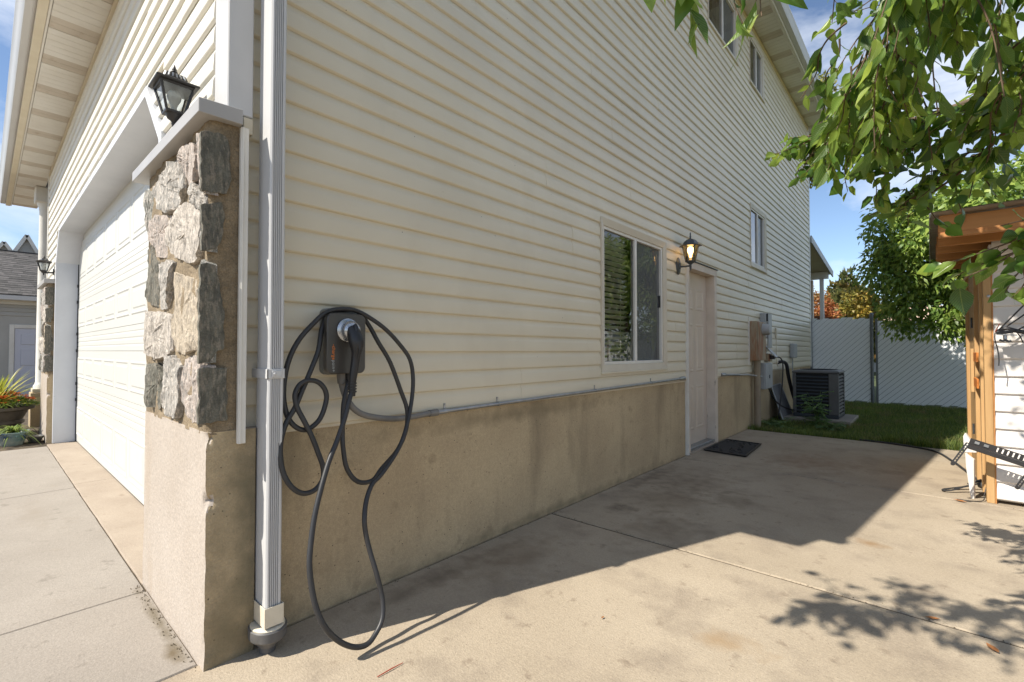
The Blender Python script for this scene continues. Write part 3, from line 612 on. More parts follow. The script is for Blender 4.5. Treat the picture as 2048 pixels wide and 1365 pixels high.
def roofslab(pts, th, name, m):
    a = [Vector(p) for p in pts]; n = (a[1] - a[0]).cross(a[2] - a[0]).normalized()
    if n.z < 0: n = -n
    MB().add([p for p in a] + [p + n * th for p in a], [(0, 1, 2, 3), (7, 6, 5, 4), (0, 4, 5, 1), (1, 5, 6, 2), (2, 6, 7, 3), (3, 7, 4, 0)]).build(name, m, H)
RS = .55
roofslab([(-10.76, -.34, 4.16), (.40, -.34, 4.16), (.40, 4.9, 4.16 + RS * 5.24), (-10.76, 4.9, 4.16 + RS * 5.24)], .06, 'roof', 'shingle')
roofslab([(.34, -.30, 4.00), (.40, -.30, 4.00), (.40, 4.72, 4.00 + RS * 5.02), (.34, 4.72, 4.00 + RS * 5.02)], .17, 'rake_board', 'trim_white')
roofslab([(.46, 4.75, 6.96), (-4.0, 4.75, 9.4), (-4.0, 13.35, 9.4), (.46, 13.35, 6.96)], .06, 'roof', 'shingle')
roofslab([(-8.46, 4.75, 6.96), (-4.0, 4.75, 9.4), (-4.0, 13.35, 9.4), (-8.46, 13.35, 6.96)], .06, 'roof', 'shingle')
sf2 = MB().box(.0, .375, 4.75, 13.3, 6.805, 6.83).build('soffit', 'trim_white', H)
y = 4.76; k = 0
while y < 13.28:
    vent = (k % 7) in (0, 1)
    MB().box(.032, .372, y, min(y + .101, 13.29), 6.785 + (.003 if vent else 0), 6.8045).build('soffit_board', 'vent_board' if vent else 'trim_white', sf2, bevel=.002, seg=1); y += .105; k += 1
B('soffit_trim', 'trim_white', H, .373, .392, 4.75, 13.30, 6.772, 6.82, .002); B('fascia', 'trim_white', H, .394, .424, 4.75, 13.32, 6.775, 6.95, .002)
MB().prism([(.426, 6.82), (.50, 6.82), (.52, 6.85), (.525, 6.90), (.545, 6.93), (.545, 6.95), (.52, 6.95), (.51, 6.91), (.426, 6.91)], lambda x, z: (x, 4.7, z), lambda x, z: (x, 13.36, z)).build('gutter', 'downspout_paint', H, smooth=30)
B('fascia', 'trim_white', H, -.02, .42, 13.302, 13.33, 6.78, 6.95, .002)
MB().box(-8, -.16, 12.8, 12.94, 0, 6.8).build('rear_wall', 'siding', H); MB().box(-8.1, -8.0, 2.2, 12.9, 0, 6.8).build('far_wall', 'siding', H)
MB().box(-8, -.17, .5, 4.4, 3.0, 3.05).build('ceiling', 'room_dark', H)
# rear patio cover behind the far corner
pc = MB().add([(-4, 13.0, 4.00), (.03, 13.0, 4.00), (.03, 16.4, 3.55), (-4, 16.4, 3.55), (-4, 13.0, 4.06), (.03, 13.0, 4.06), (.03, 16.4, 3.61), (-4, 16.4, 3.61)], [(0, 3, 2, 1), (4, 5, 6, 7), (0, 1, 5, 4), (1, 2, 6, 5), (2, 3, 7, 6), (3, 0, 4, 7)])
pco = pc.build('patio_cover', 'trim_cream', H)
B('beam', 'trim_white', pco, -4, .0, 15.9, 16.02, 3.38, 3.59, .003)
MB().add([(.031, 12.98, 3.93), (.061, 12.98, 3.93), (.061, 16.42, 3.475), (.031, 16.42, 3.475), (.031, 12.98, 4.10), (.061, 12.98, 4.10), (.061, 16.42, 3.645), (.031, 16.42, 3.645)], [(0, 3, 2, 1), (4, 5, 6, 7), (0, 1, 5, 4), (1, 2, 6, 5), (2, 3, 7, 6), (3, 0, 4, 7)]).build('fascia', 'utility_grey', pco)
B('post', 'trim_white', pco, -.22, -.12, 15.9, 16.0, 0, 3.4, .004)
B('post', 'worn_paint', pco, -.62, -.44, 16.2, 16.35, 0, 3.4, .004)
# porch column on a pedestal, left of the garage
pcx, pcy = -9.0, .10
cl = MB().lathe([(.125, .62), (.125, .66), (.105, .70), (.098, .74), (.098, 1.6), (.090, 3.60), (.098, 3.63), (.098, 3.66), (.115, 3.70), (.125, 3.74)], (pcx, pcy, 0), 28); clo = cl.build('porch_column', 'trim_white', H, smooth=40)
B('column_cap', 'trim_white', clo, pcx - .15, pcx + .15, pcy - .15, pcy + .15, 3.74, 3.995, .012); B('plinth', 'trim_cream', clo, pcx - .16, pcx + .16, pcy - .14, pcy + .14, .56, .62, .006)
B('pedestal', 'foundation', clo, pcx - .19, pcx + .19, pcy - .16, pcy + .16, -.05, .556, .006)
MB().box(-10.4, -8.06, 1.6, 1.72, -.02, 4.0).build('porch_wall', 'siding', H)
# ================================================================== STONE PILLARS
def poly_resample(p, n):
    P = [Vector((a, b)) for a, b in p]; L = [(P[(i + 1) % len(P)] - P[i]).length for i in range(len(P))]; T = sum(L); out = []
    for k in range(n):
        d = T * k / n; i = 0
        while d > L[i]: d -= L[i]; i += 1
        out.append(P[i].lerp(P[(i + 1) % len(P)], d / L[i]))
    return out
def stone_mesh(mb, poly, depth, place, seed, n=30, rug=.016):
    q = poly_resample(poly, n); c = sum(q, Vector((0, 0))) / n; vs = []
    rings = [(.99, -.02), (1.0, depth * .55), (.985, depth * .95), (.93, depth * 1.0), (.76, depth * 1.08), (.63, depth * 1.08), (.5, depth * 1.1), (.36, depth * 1.06), (.22, depth * 1.1), (.09, depth * 1.1)]
    tl = noise.noise((seed, 1, 1)) * .6
    def relief(x, y):                                      # fractured faces: tilted steps split along a slanting grain
        g = x * 10 + y * 2.0 * tl; a = noise.noise((g, y * 2.4, seed)); st = math.floor(a * 5) / 5
        return st * 1.2 + .45 * abs(noise.noise((x * 22, y * 9, seed + 3))) * 2 + .16 * noise.noise((x * 60, y * 26, seed + 6)) + .5 * noise.noise((x * 5, y * 5, seed + 4))
    for ri, (s, d) in enumerate(rings):
        for p in q:
            r = c + (p - c) * s; e = noise.noise((r.x * 14, r.y * 14, seed)); e3 = noise.noise((r.x * 40, r.y * 40, seed + 9))
            if ri < 3: r = r + (p - c).normalized() * (e3 * .007 + e * .007)
            vs.append(place(r.x, r.y, d + (rug * relief(r.x, r.y) * (1 if ri > 1 else .4) if ri > 0 else 0)))
    vs.append(place(c.x, c.y, depth * 1.1 + rug * relief(c.x, c.y)))
    fs = [(r * n + k, r * n + (k + 1) % n, (r + 1) * n + (k + 1) % n, (r + 1) * n + k) for r in range(len(rings) - 1) for k in range(n)]
    fs += [((len(rings) - 1) * n + k, (len(rings) - 1) * n + (k + 1) % n, len(rings) * n) for k in range(n)]
    mb.add(vs, fs)
F_ = dict(
 s1=[(-1.0,2.13),(-.86,2.10),(-.86,1.864),(-.965,1.877)], s2=[(-.76,2.09),(-.653,2.13),(-.5,2.15),(-.337,2.13),(-.246,2.049),(-.229,1.963),(-.324,1.914),(-.484,1.897),(-.695,1.965),(-.755,2.045)],
 s3=[(-.315,2.13),(-.211,2.15),(-.111,2.13),(-.069,2.069),(-.064,1.958),(-.12,1.938),(-.172,1.973),(-.225,2.055),(-.291,2.108)], s4=[(-.079,2.116),(0,2.13),(.092,2.117),(.096,1.869),(.029,1.893),(-.02,1.958),(-.039,2.039)],
 s5=[(-.171,1.956),(-.082,1.951),(.05,1.869),(.049,1.825),(-.003,1.82),(-.078,1.862),(-.119,1.915)], s6=[(-.721,1.943),(-.484,1.897),(-.459,1.867),(-.529,1.817),(-.55,1.757),(-.572,1.702),(-.735,1.731),(-.87,1.847),(-.834,1.924)],
 s7=[(-.413,1.896),(-.302,1.909),(-.177,1.906),(-.078,1.862),(.015,1.8),(.030,1.679),(.006,1.631),(-.123,1.615),(-.266,1.644),(-.426,1.714),(-.5,1.749),(-.505,1.838)], s8=[(.040,1.836),(.085,1.827),(.100,1.813),(.100,1.641),(.07,1.646),(.038,1.7)],
 s9=[(-.966,1.805),(-.869,1.832),(-.734,1.717),(-.677,1.697),(-.637,1.496),(-.689,1.467),(-.894,1.493),(-1.0,1.539),(-.97,1.677)], s10=[(-.633,1.678),(-.472,1.683),(-.4,1.661),(-.417,1.566),(-.46,1.484),(-.482,1.448),(-.608,1.449),(-.641,1.548)],
 s11=[(-.397,1.612),(-.082,1.55),(-.023,1.474),(.01,1.281),(-.03,1.255),(-.162,1.239),(-.244,1.227),(-.376,1.25),(-.429,1.359),(-.391,1.503)], s12=[(-.047,1.606),(.041,1.616),(.098,1.58),(.112,1.457),(.105,1.379),(.098,1.2),(.045,1.229),(.050,1.363),(.014,1.45)],
 s13=[(-.861,1.457),(-.607,1.442),(-.432,1.42),(-.399,1.25),(-.517,1.225),(-.672,1.197),(-.876,1.236)], s14=[(-.902,1.18),(-.644,1.191),(-.561,1.123),(-.554,1.01),(-.629,.96),(-.809,.965),(-.894,1.069)],
 s15=[(-.568,1.224),(-.375,1.232),(-.262,1.18),(-.247,1.055),(-.292,.947),(-.451,.944),(-.528,.999),(-.535,1.112)], s16=[(-.202,1.216),(-.067,1.235),(.03,1.215),(.098,1.19),(.102,1.041),(.098,.975),(.02,.957),(-.148,.961),(-.221,1.034)])
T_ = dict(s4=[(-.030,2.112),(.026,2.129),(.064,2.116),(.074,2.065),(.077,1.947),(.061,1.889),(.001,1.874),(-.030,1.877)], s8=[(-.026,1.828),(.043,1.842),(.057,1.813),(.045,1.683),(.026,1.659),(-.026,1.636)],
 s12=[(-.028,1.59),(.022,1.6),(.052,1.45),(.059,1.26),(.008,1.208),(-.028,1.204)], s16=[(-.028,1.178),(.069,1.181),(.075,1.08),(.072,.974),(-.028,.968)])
SM = dict(s1='stone_green', s2='stone_grey', s3='stone_pink', s4='stone_pink', s5='stone_grey', s6='stone_pink', s7='stone_white', s8='stone_green', s9='stone_dark', s10='stone_grey', s11='stone_tan', s12='stone_green', s13='stone_white', s14='stone_dark', s15='stone_grey', s16='stone_pink')
PX0, PX1 = -.97, .078
def pillar():
    p = thing('stone_pillar', (PX1, 0, 0), 'large stone faced pillar on a plaster base at the near garage corner', 'pillar', 'stone pillars beside the garage door')
    bm = bmesh.new()                                     # base: grid box with chipped corner edge
    nx, nz = 44, 44
    def pt(u, z):                                        # u runs along the front face then along the side face
        if u <= 1: x, y = PX0 + (PX1 - PX0) * u, 0.0
        else: x, y = PX1, (u - 1) * .18
        d = abs(u - 1); chip = max(0, 1 - d / .035) if u <= 1 else max(0, 1 - d / .25)
        ch = 0
        for zc, s, h in ((.655, .022, .045), (.905, .020, .03), (.40, .006, .05), (.08, .010, .06), (.25, .005, .05)): ch += s * math.exp(-((z - zc) / h) ** 2 * 2.2) * (1 + .8 * noise.noise((z * 60, u * 20, 2)))
        ch += .003 * abs(noise.noise((z * 22, 1, 1)))
        nse = .0016 * noise.noise((x * 5, z * 5, 1)) + .0008 * noise.noise((x * 26, z * 26, y * 26))
        return Vector((x - chip * ch + (nse if u > 1 else 0), y + chip * ch * .8 + (nse if u <= 1 else 0) + (.004 * noise.noise((x * 3, z * 3, 8)) if u <= 1 else 0), z))
    us = [i / nx for i in range(nx - 3)] + [1 - .055, 1 - .035, 1 - .022, 1 - .012, 1 - .005, 1.0, 1.03, 1.07, 1.12, 1.2, 1.35, 1.6, 2.0]
    grid = [[bm.verts.new(pt(u, -.06 + 1.0 * j / nz * .985) - Vector((PX1, 0, 0))) for j in range(nz + 1)] for u in us]
    for i in range(len(us) - 1):
        for j in range(nz): bm.faces.new((grid[i][j], grid[i + 1][j], grid[i + 1][j + 1], grid[i][j + 1]))
    bk0 = [bm.verts.new((PX0 - PX1, .30, -.06)), bm.verts.new((PX0 - PX1, .30, .925))]
    bm.faces.new((grid[0][0], grid[0][-1], bk0[1], bk0[0]))
    tp = [g_[-1] for g_ in grid] + [bm.verts.new((-.02, .30, .925)), bk0[1]]; bm.faces.new(tp)
    bmesh.ops.recalc_face_normals(bm, faces=bm.faces)
    me = bpy.data.meshes.new('plaster_base'); bm.to_mesh(me); bm.free(); me.materials.append(M['plaster']); me.materials.append(M['foundation'])
    me.polygons.foreach_set('use_smooth', [True] * len(me.polygons)); me.set_sharp_from_angle(angle=R(40))
    for f in me.polygons:
        if f.normal.x > .75: f.material_index = 1
    o = bpy.data.objects.new('plaster_base', me); COL.objects.link(o); o.parent = p; ORG[o.name] = org(p)
    mo = MB(); vs = []; fs = []; nu, nz2 = 50, 60         # uneven mortar bed behind the stones
    def mp_(i, j):
        u = i / nu; z = .915 + (2.185 - .915) * j / nz2
        if u < .85: x, y = PX0 + .01 + (PX1 - .008 - PX0 - .01) * u / .85, .001; w = noise.noise((x * 9, z * 9, 3)) * .014 + noise.noise((x * 30, z * 30, 3)) * .004; return (x, y + w, z)
        y = .012 + (u - .85) / .15 * .10; w = noise.noise((y * 9, z * 9, 7)) * .008; return (PX1 - .008 + w, y, z)
    for i in range(nu + 1):
        for j in range(nz2 + 1): vs.append(mp_(i, j))
    for i in range(nu):
        for j in range(nz2): a = i * (nz2 + 1) + j; fs.append((a, a + nz2 + 1, a + nz2 + 2, a + 1))
    vs += [(PX0 + .01, .30, .915), (PX0 + .01, .30, 2.185)]; fs.append((0, nz2, len(vs) - 1, len(vs) - 2))
    mo.add(vs, fs); mo.build('mortar_bed', 'mortar', p, smooth=60)
    for i, (k, poly) in enumerate(F_.items()):
        mb = MB(); stone_mesh(mb, poly, .016 + .014 * ((i * 7) % 5) / 5, lambda x, z, d: (min(x, PX1 + .004), .008 - d, z), i * 3.1, n=72, rug=.019)
        mb.build('stone', SM[k], p, smooth=14)
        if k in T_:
            mb = MB(); stone_mesh(mb, T_[k], .004, lambda y, z, d: (PX1 + .0045 + max(d, -.02) * .8, y - .004 + .008 * noise.noise((z * 24, i, 2)), z + .010 * noise.noise((y * 40, i, 7))), i * 5.3, n=44, rug=.003); mb.build('stone', 'stone_dark', p, smooth=22)  # side slabs: the shade of this face is put into their dark colour
    cp = MB()                                            # sheet metal cap, slightly sloped
    cp.add([(-1.10, -.052, 2.19), (.112, -.052, 2.175), (.112, .105, 2.178), (-1.10, .105, 2.19), (-1.10, -.052, 2.243), (.112, -.052, 2.232), (.112, .105, 2.240), (-1.10, .105, 2.25)], [(4, 5, 6, 7), (0, 1, 5, 4), (1, 2, 6, 5), (3, 0, 4, 7), (0, 3, 2, 1)])
    cp.build('cap_flashing', 'cap_metal', p, bevel=.002, seg=1)
    return p
pl = pillar(); p2 = copy_tree(pl); p2.location = (-6.80, 0, 0); p2['label'] = 'narrow looking far stone pillar between garage jamb and flower pots'
# ================================================================== DOWNSPOUT
ds = thing('downspout', (.11, .22, 0), 'white ribbed metal downspout standing at the near corner of the wall', 'downspout')
def dsec(y0, y1, x0, x1):
    n = 5; pts = [(x0, y0), (x1 - .006, y0), (x1, y0 + .006)]; w = (y1 - y0 - .024) / n
    for i in range(n): a = y0 + .012 + i * w; pts += [(x1, a + w * .06), (x1 - .0065, a + w * .22), (x1 - .0065, a + w * .52), (x1, a + w * .72)]
    return pts + [(x1, y1 - .006), (x1 - .006, y1), (x0, y1)]
sec = dsec(.188, .250, .062, .182); m_ = MB(); hs = [.17, .4, .7, 1.0, 1.3, 1.7, 2.1, 2.6, 3.1]
vs = []; n_ = len(sec)
for i, z in enumerate(hs):
    for k, (x, y) in enumerate(sec):
        w = (.0035 * noise.noise((z * 2.3, 0, 5)) if y < .195 else 0); vs.append((x + .002 * noise.noise((z * 1.3, 1, 1)), y + w + .002 * noise.noise((z * 1.1, 4, 1)) - (z - 1.2) * .0, z))
m_.add(vs, [(i * n_ + k, i * n_ + (k + 1) % n_, (i + 1) * n_ + (k + 1) % n_, (i + 1) * n_ + k) for i in range(len(hs) - 1) for k in range(n_)])
m_.build('pipe', 'downspout_paint', ds, smooth=12)
sb = MB(); sb.box(.0, .186, .182, .1875, 1.135, 1.175); sb.box(.1825, .186, .182, .256, 1.135, 1.175); sb.box(.0, .186, .2505, .256, 1.135, 1.175); sb.box(.186, .191, .20, .238, 1.142, 1.168)
sb.lathe([(.006, 0), (.006, .003), (.003, .005)], (.191, .21, 1.155), 8, axis=(1, 0, 0)); sb.build('strap', 'downspout_paint', ds, bevel=.0012, seg=1)
bt = MB(); e = .007; x0, x1, y0_, y1_ = .062 - e, .182 + e, .188 - e, .250 + e
for q in ((x0, x1, y0_, y0_ + .003), (x0, x1, y1_ - .003, y1_), (x1 - .003, x1, y0_ + .003, y1_ - .003), (x0, x0 + .003, y0_ + .003, y1_ - .003)): bt.box(q[0], q[1], q[2], q[3], .125, .205)
bt.build('outlet_sleeve', 'boot_white', ds, bevel=.001, seg=1)
MB().lathe([(.058, .100), (.061, .107), (.061, .113), (.056, .117)], (.122, .219, 0), 28, sx=1.30, sy=1.06).build('funnel_lip', 'boot_white', ds, smooth=40)
MB().lathe([(.036, .03), (.045, .052), (.062, .062), (.067, .070), (.067, .106), (.064, .110), (.060, .106), (.058, .08), (.03, .05)], (.122, .219, 0), 32, sx=1.30, sy=1.06, cap=False).build('funnel', 'boot_grey', ds, smooth=35)
MB().lathe([(.031, -.02), (.031, .022), (.035, .024), (.035, .05), (.034, .054)], (.122, .219, 0), 24).build('drain_pipe', 'boot_grey', ds, smooth=35)
# ================================================================== EV CHARGER
ev = thing('wall_charger', (.03, .57, 1.28), 'black and grey electric car charger with looped cable on the siding', 'charger')
def rrect(y0, y1, z0, z1, r, n=6):
    pts = []
    for cy, cz, a0 in ((y1 - r, z1 - r, 0), (y0 + r, z1 - r, 90), (y0 + r, z0 + r, 180), (y1 - r, z0 + r, 270)):
        for k in range(n + 1): a = R(a0 + 90 * k / n); pts.append((cy + r * math.cos(a), cz + r * math.sin(a)))
    return pts
def slabx(poly, xs, name, m, parent, smooth=35):          # stack of insets along +X: xs = [(x, inset)]
    c = (sum(p[0] for p in poly) / len(poly), sum(p[1] for p in poly) / len(poly)); n = len(poly); vs = []
    hy = max(abs(p[0] - c[0]) for p in poly); hz = max(abs(p[1] - c[1]) for p in poly)
    for x, e in xs:
        for y, z in poly: vs.append((x, c[0] + (y - c[0]) * (1 - e / hy), c[1] + (z - c[1]) * (1 - e / hz)))
    fs = [(i * n + k, i * n + (k + 1) % n, (i + 1) * n + (k + 1) % n, (i + 1) * n + k) for i in range(len(xs) - 1) for k in range(n)] + [tuple((len(xs) - 1) * n + k for k in range(n)), tuple(range(n - 1, -1, -1))]
    return MB().add(vs, fs).build(name, m, parent, smooth=smooth)
slabx(rrect(.482, .684, 1.135, 1.455, .028), [(.018, 0), (.052, 0), (.055, .003)], 'back_plate', 'charger_back', ev)
slabx(rrect(.470, .668, 1.142, 1.430, .026), [(.056, .012), (.085, .012), (.086, 0), (.100, 0), (.104, .003)], 'housing', 'grey_plastic', ev)
slabx(rrect(.455, .651, 1.142, 1.424, .028), [(.1045, .006), (.132, .004), (.134, 0), (.146, 0), (.150, .004)], 'front_cover', 'charger_face', ev)
MB().lathe([(.052, 0), (.055, .004), (.055, .010), (.050, .014)], (.150, .553, 1.347), 32, axis=(1, 0, 0)).build('holster_ring', 'chrome_grey', ev, smooth=40)
MB().lathe([(.046, 0), (.046, .018), (.042, .030), (.032, .040), (.018, .046), (.006, .048)], (.162, .558, 1.345), 28, axis=(1, .05, -.1)).build('holster', 'chrome_grey', ev, smooth=50)
cn = MB()
ha = [(.185, .553, 1.352), (.205, .560, 1.322), (.217, .563, 1.288), (.220, .563, 1.255), (.217, .560, 1.215), (.213, .555, 1.17), (.210, .550, 1.125), (.209, .548, 1.10)]
cn.tube(bez(ha, 4), [.030, .031, .032, .033, .034, .0345, .035, .035, .0345, .033, .031, .029, .026, .0235, .0215, .0205, .020, .0195, .019, .019, .019, .019, .0185, .018, .0175, .017, .0165, .016, .015][:29], 18)
cn.build('connector', 'black_plastic', ev, smooth=50)
rb = MB()
for dy in (-.017, 0, .017): rb.tube([(.228 - abs(dy) * .35, .560 + dy, 1.34), (.246 - abs(dy) * .4, .563 + dy * .95, 1.285), (.247 - abs(dy) * .4, .562 + dy * .8, 1.255), (.236 - abs(dy) * .3, .559 + dy * .5, 1.21)], [.004, .005, .005, .002], 8)
rb.build('grip_rib', 'black_plastic', ev, smooth=60)
rel = MB().tube([(.214, .556, 1.372), (.222, .558, 1.358), (.226, .559, 1.34)], [.008, .010, .009], 10); rel.build('release_button', 'black_plastic', ev, smooth=60)
cl_ = MB()
for k in range(4): cl_.lathe([(.0205, 0), (.0205, .006)], (.2088, .5475, 1.097 - .013 * k), 16)
cl_.tube([(.2088, .5475, 1.105), (.2088, .5475, 1.04)], [.0165, .0145], 14); cl_.build('strain_relief', 'black_plastic', ev, smooth=40)
MB().lathe([(.022, -.03), (.026, 0), (.026, .02)], (.08, .568, 1.122), 16).build('gland', 'grey_plastic', ev, smooth=40)
MB().lathe([(.017, -.03), (.022, -.005), (.022, .02)], (.105, .592, 1.122), 16).build('gland', 'black_plastic', ev, smooth=40)
CAB = [(.105,.592,1.115),(.12,.573,1.087),(.13,.548,.994),(.13,.544,.877),(.14,.542,.796),(.15,.557,.695),(.16,.609,.625),(.17,.681,.619),(.17,.731,.666),(.16,.831,.742),(.15,.89,.836),(.14,.903,.938),(.13,.868,1.045),(.12,.81,1.191),(.108,.748,1.293),(.09,.700,1.385),(.085,.64,1.4475),(.082,.569,1.4475),(.085,.49,1.430),(.10,.452,1.345),(.12,.429,1.255),(.13,.39,1.165),(.14,.348,1.078),(.15,.312,1.005),(.16,.272,.946),(.17,.246,.877),(.18,.24,.806),(.19,.251,.734),(.2,.282,.675),(.2,.329,.641),(.2,.379,.645),(.2,.413,.682),(.2,.415,.736),(.19,.396,.804),(.18,.369,.883),(.17,.34,.95),(.16,.316,1.006),(.155,.309,1.06),(.15,.332,1.102),(.15,.372,1.119),(.15,.418,1.106),(.15,.449,1.066),(.15,.451,1.016),(.15,.424,.944),(.15,.374,.905),(.15,.33,.91),(.14,.291,.953),(.13,.273,1.029),(.12,.277,1.114),(.115,.299,1.211),(.11,.344,1.299),(.11,.405,1.37),(.113,.466,1.428),(.115,.532,1.4475),(.115,.61,1.4475),(.118,.692,1.415),(.125,.782,1.358),(.13,.864,1.281),(.135,.924,1.202),(.14,.941,1.095),(.15,.921,.964),(.18,.862,.83),(.2,.797,.741),(.23,.692,.657),(.25,.631,.628),(.27,.588,.568),(.3,.56,.502),(.31,.56,.438),(.33,.57,.356),(.36,.583,.269),(.38,.596,.183),(.4,.593,.125),(.42,.573,.079),(.43,.535,.044),(.44,.493,.028),(.44,.436,.042),(.43,.376,.087),(.42,.322,.158),(.4,.295,.232),(.38,.284,.311),(.36,.282,.403),(.34,.297,.481),(.32,.32,.57),(.3,.353,.66),(.27,.404,.769),(.25,.455,.858),(.235,.498,.951),(.22,.53,1.037),(.2088,.5475,1.06)]
MB().tube(bez(CAB, 4), .0112, 10).build('cable', 'cable_rubber', ev, smooth=60)
def text_mesh(body, size, name, m, parent, loc, u, v, depth=.0006, space=1.0):
    cu = bpy.data.curves.new(name, 'FONT'); cu.body = body; cu.size = size; cu.extrude = depth; cu.align_x = 'LEFT'; cu.align_y = 'CENTER'; cu.space_character = space; cu.resolution_u = 3
    t = bpy.data.objects.new(name, cu); COL.objects.link(t); dg = bpy.context.evaluated_depsgraph_get(); me = bpy.data.meshes.new_from_object(t.evaluated_get(dg)); wid = t.dimensions.x
    bpy.data.objects.remove(t); u = Vector(u); v = Vector(v); w = u.cross(v); Mx = Matrix((u, v, w)).transposed().to_4x4(); Mx.translation = Vector(loc) - org(parent)
    me.transform(Mx); me.materials.clear(); me.materials.append(M[m]); o = bpy.data.objects.new(name, me); COL.objects.link(o); o.parent = parent; ORG[o.name] = org(parent); xs_ = [p.co for p in me.vertices]
    return o
def tw(me, u): c = [Vector(v.co).dot(Vector(u)) for v in me.vertices]; return max(c) - min(c)
t1 = text_mesh('-charge', .0225, 'lettering', 'text_orange', ev, (.1506, .486, 1.280), (0, 0, -1), (0, 1, 0), space=1.06)
L1 = tw(t1.data, (0, 0, -1))
text_mesh('poin+', .0225, 'lettering', 'text_grey', ev, (.1506, .486, 1.280 - L1 - .003), (0, 0, -1), (0, 1, 0), space=1.06)
# ================================================================== CONDUIT along the foundation
cdt = thing('conduit', (.04, 2.4, .9), 'thin grey metal conduit running along the bottom of the siding from the charger', 'conduit')
FLEX = [(.08,.568,1.10),(.07,.572,1.085),(.075,.591,1.023),(.08,.623,.972),(.08,.678,.932),(.075,.767,.905),(.06,.883,.886),(.05,1.005,.883),(.045,1.095,.887),(.04,1.14,.888)]
MB().tube(bez(FLEX, 5), .0155, 12).build('flexible_tube', 'grey_plastic', cdt, smooth=60)
MB().tube([(.04, 1.13, .888), (.04, 1.19, .8885)], .020, 14).build('coupling', 'grey_plastic', cdt, smooth=40)
MB().tube([(.04, 1.19, .8885), (.04, 1.205, .8885), (.04, 1.25, .889)], .0145, 12).build('coupling', 'galvanised', cdt, smooth=40)
MB().tube([(.036, 1.24, .889), (.036, 3.0, .905), (.036, 4.80, .924)], .0115, 12).build('tube', 'galvanised', cdt, smooth=60)
for y in (1.26, 1.72, 2.95, 4.05):
    z = .889 + (y - 1.24) * .0098; q = MB(); q.tube([(.036, y - .008, z), (.036, y + .008, z)], .0145, 12); q.bar((.022, y, z + .012), (.020, y, z + .045), .014, .003, (1, 0, 0)); q.tube([(.018, y, z + .04), (.027, y, z + .04)], .005, 8); q.build('clip', 'galvanised', cdt, smooth=40)
MB().tube([(.036, 4.79, .924), (.04, 4.84, .926), (.04, 4.90, .927), (.03, 4.93, .926)], [.016, .020, .024, .018], 12).build('elbow_fitting', 'galvanised', cdt, smooth=50)
cd2 = thing('conduit', (.04, 6.9, .9), 'short grey conduit stub between side door and disconnect box', 'conduit')
MB().tube([(.02, 6.28, .915), (.05, 6.33, .915), (.055, 6.40, .91), (.055, 6.95, .89), (.055, 7.0, .886)], [.022, .024, .015, .014, .018], 12).build('elbow_fitting', 'galvanised', cd2, smooth=50)
MB().tube([(.055, 6.98, .887), (.06, 7.4, .875), (.08, 7.75, .845), (.10, 8.08, .82)], .0125, 10).build('tube', 'utility_grey', cd2, smooth=60)
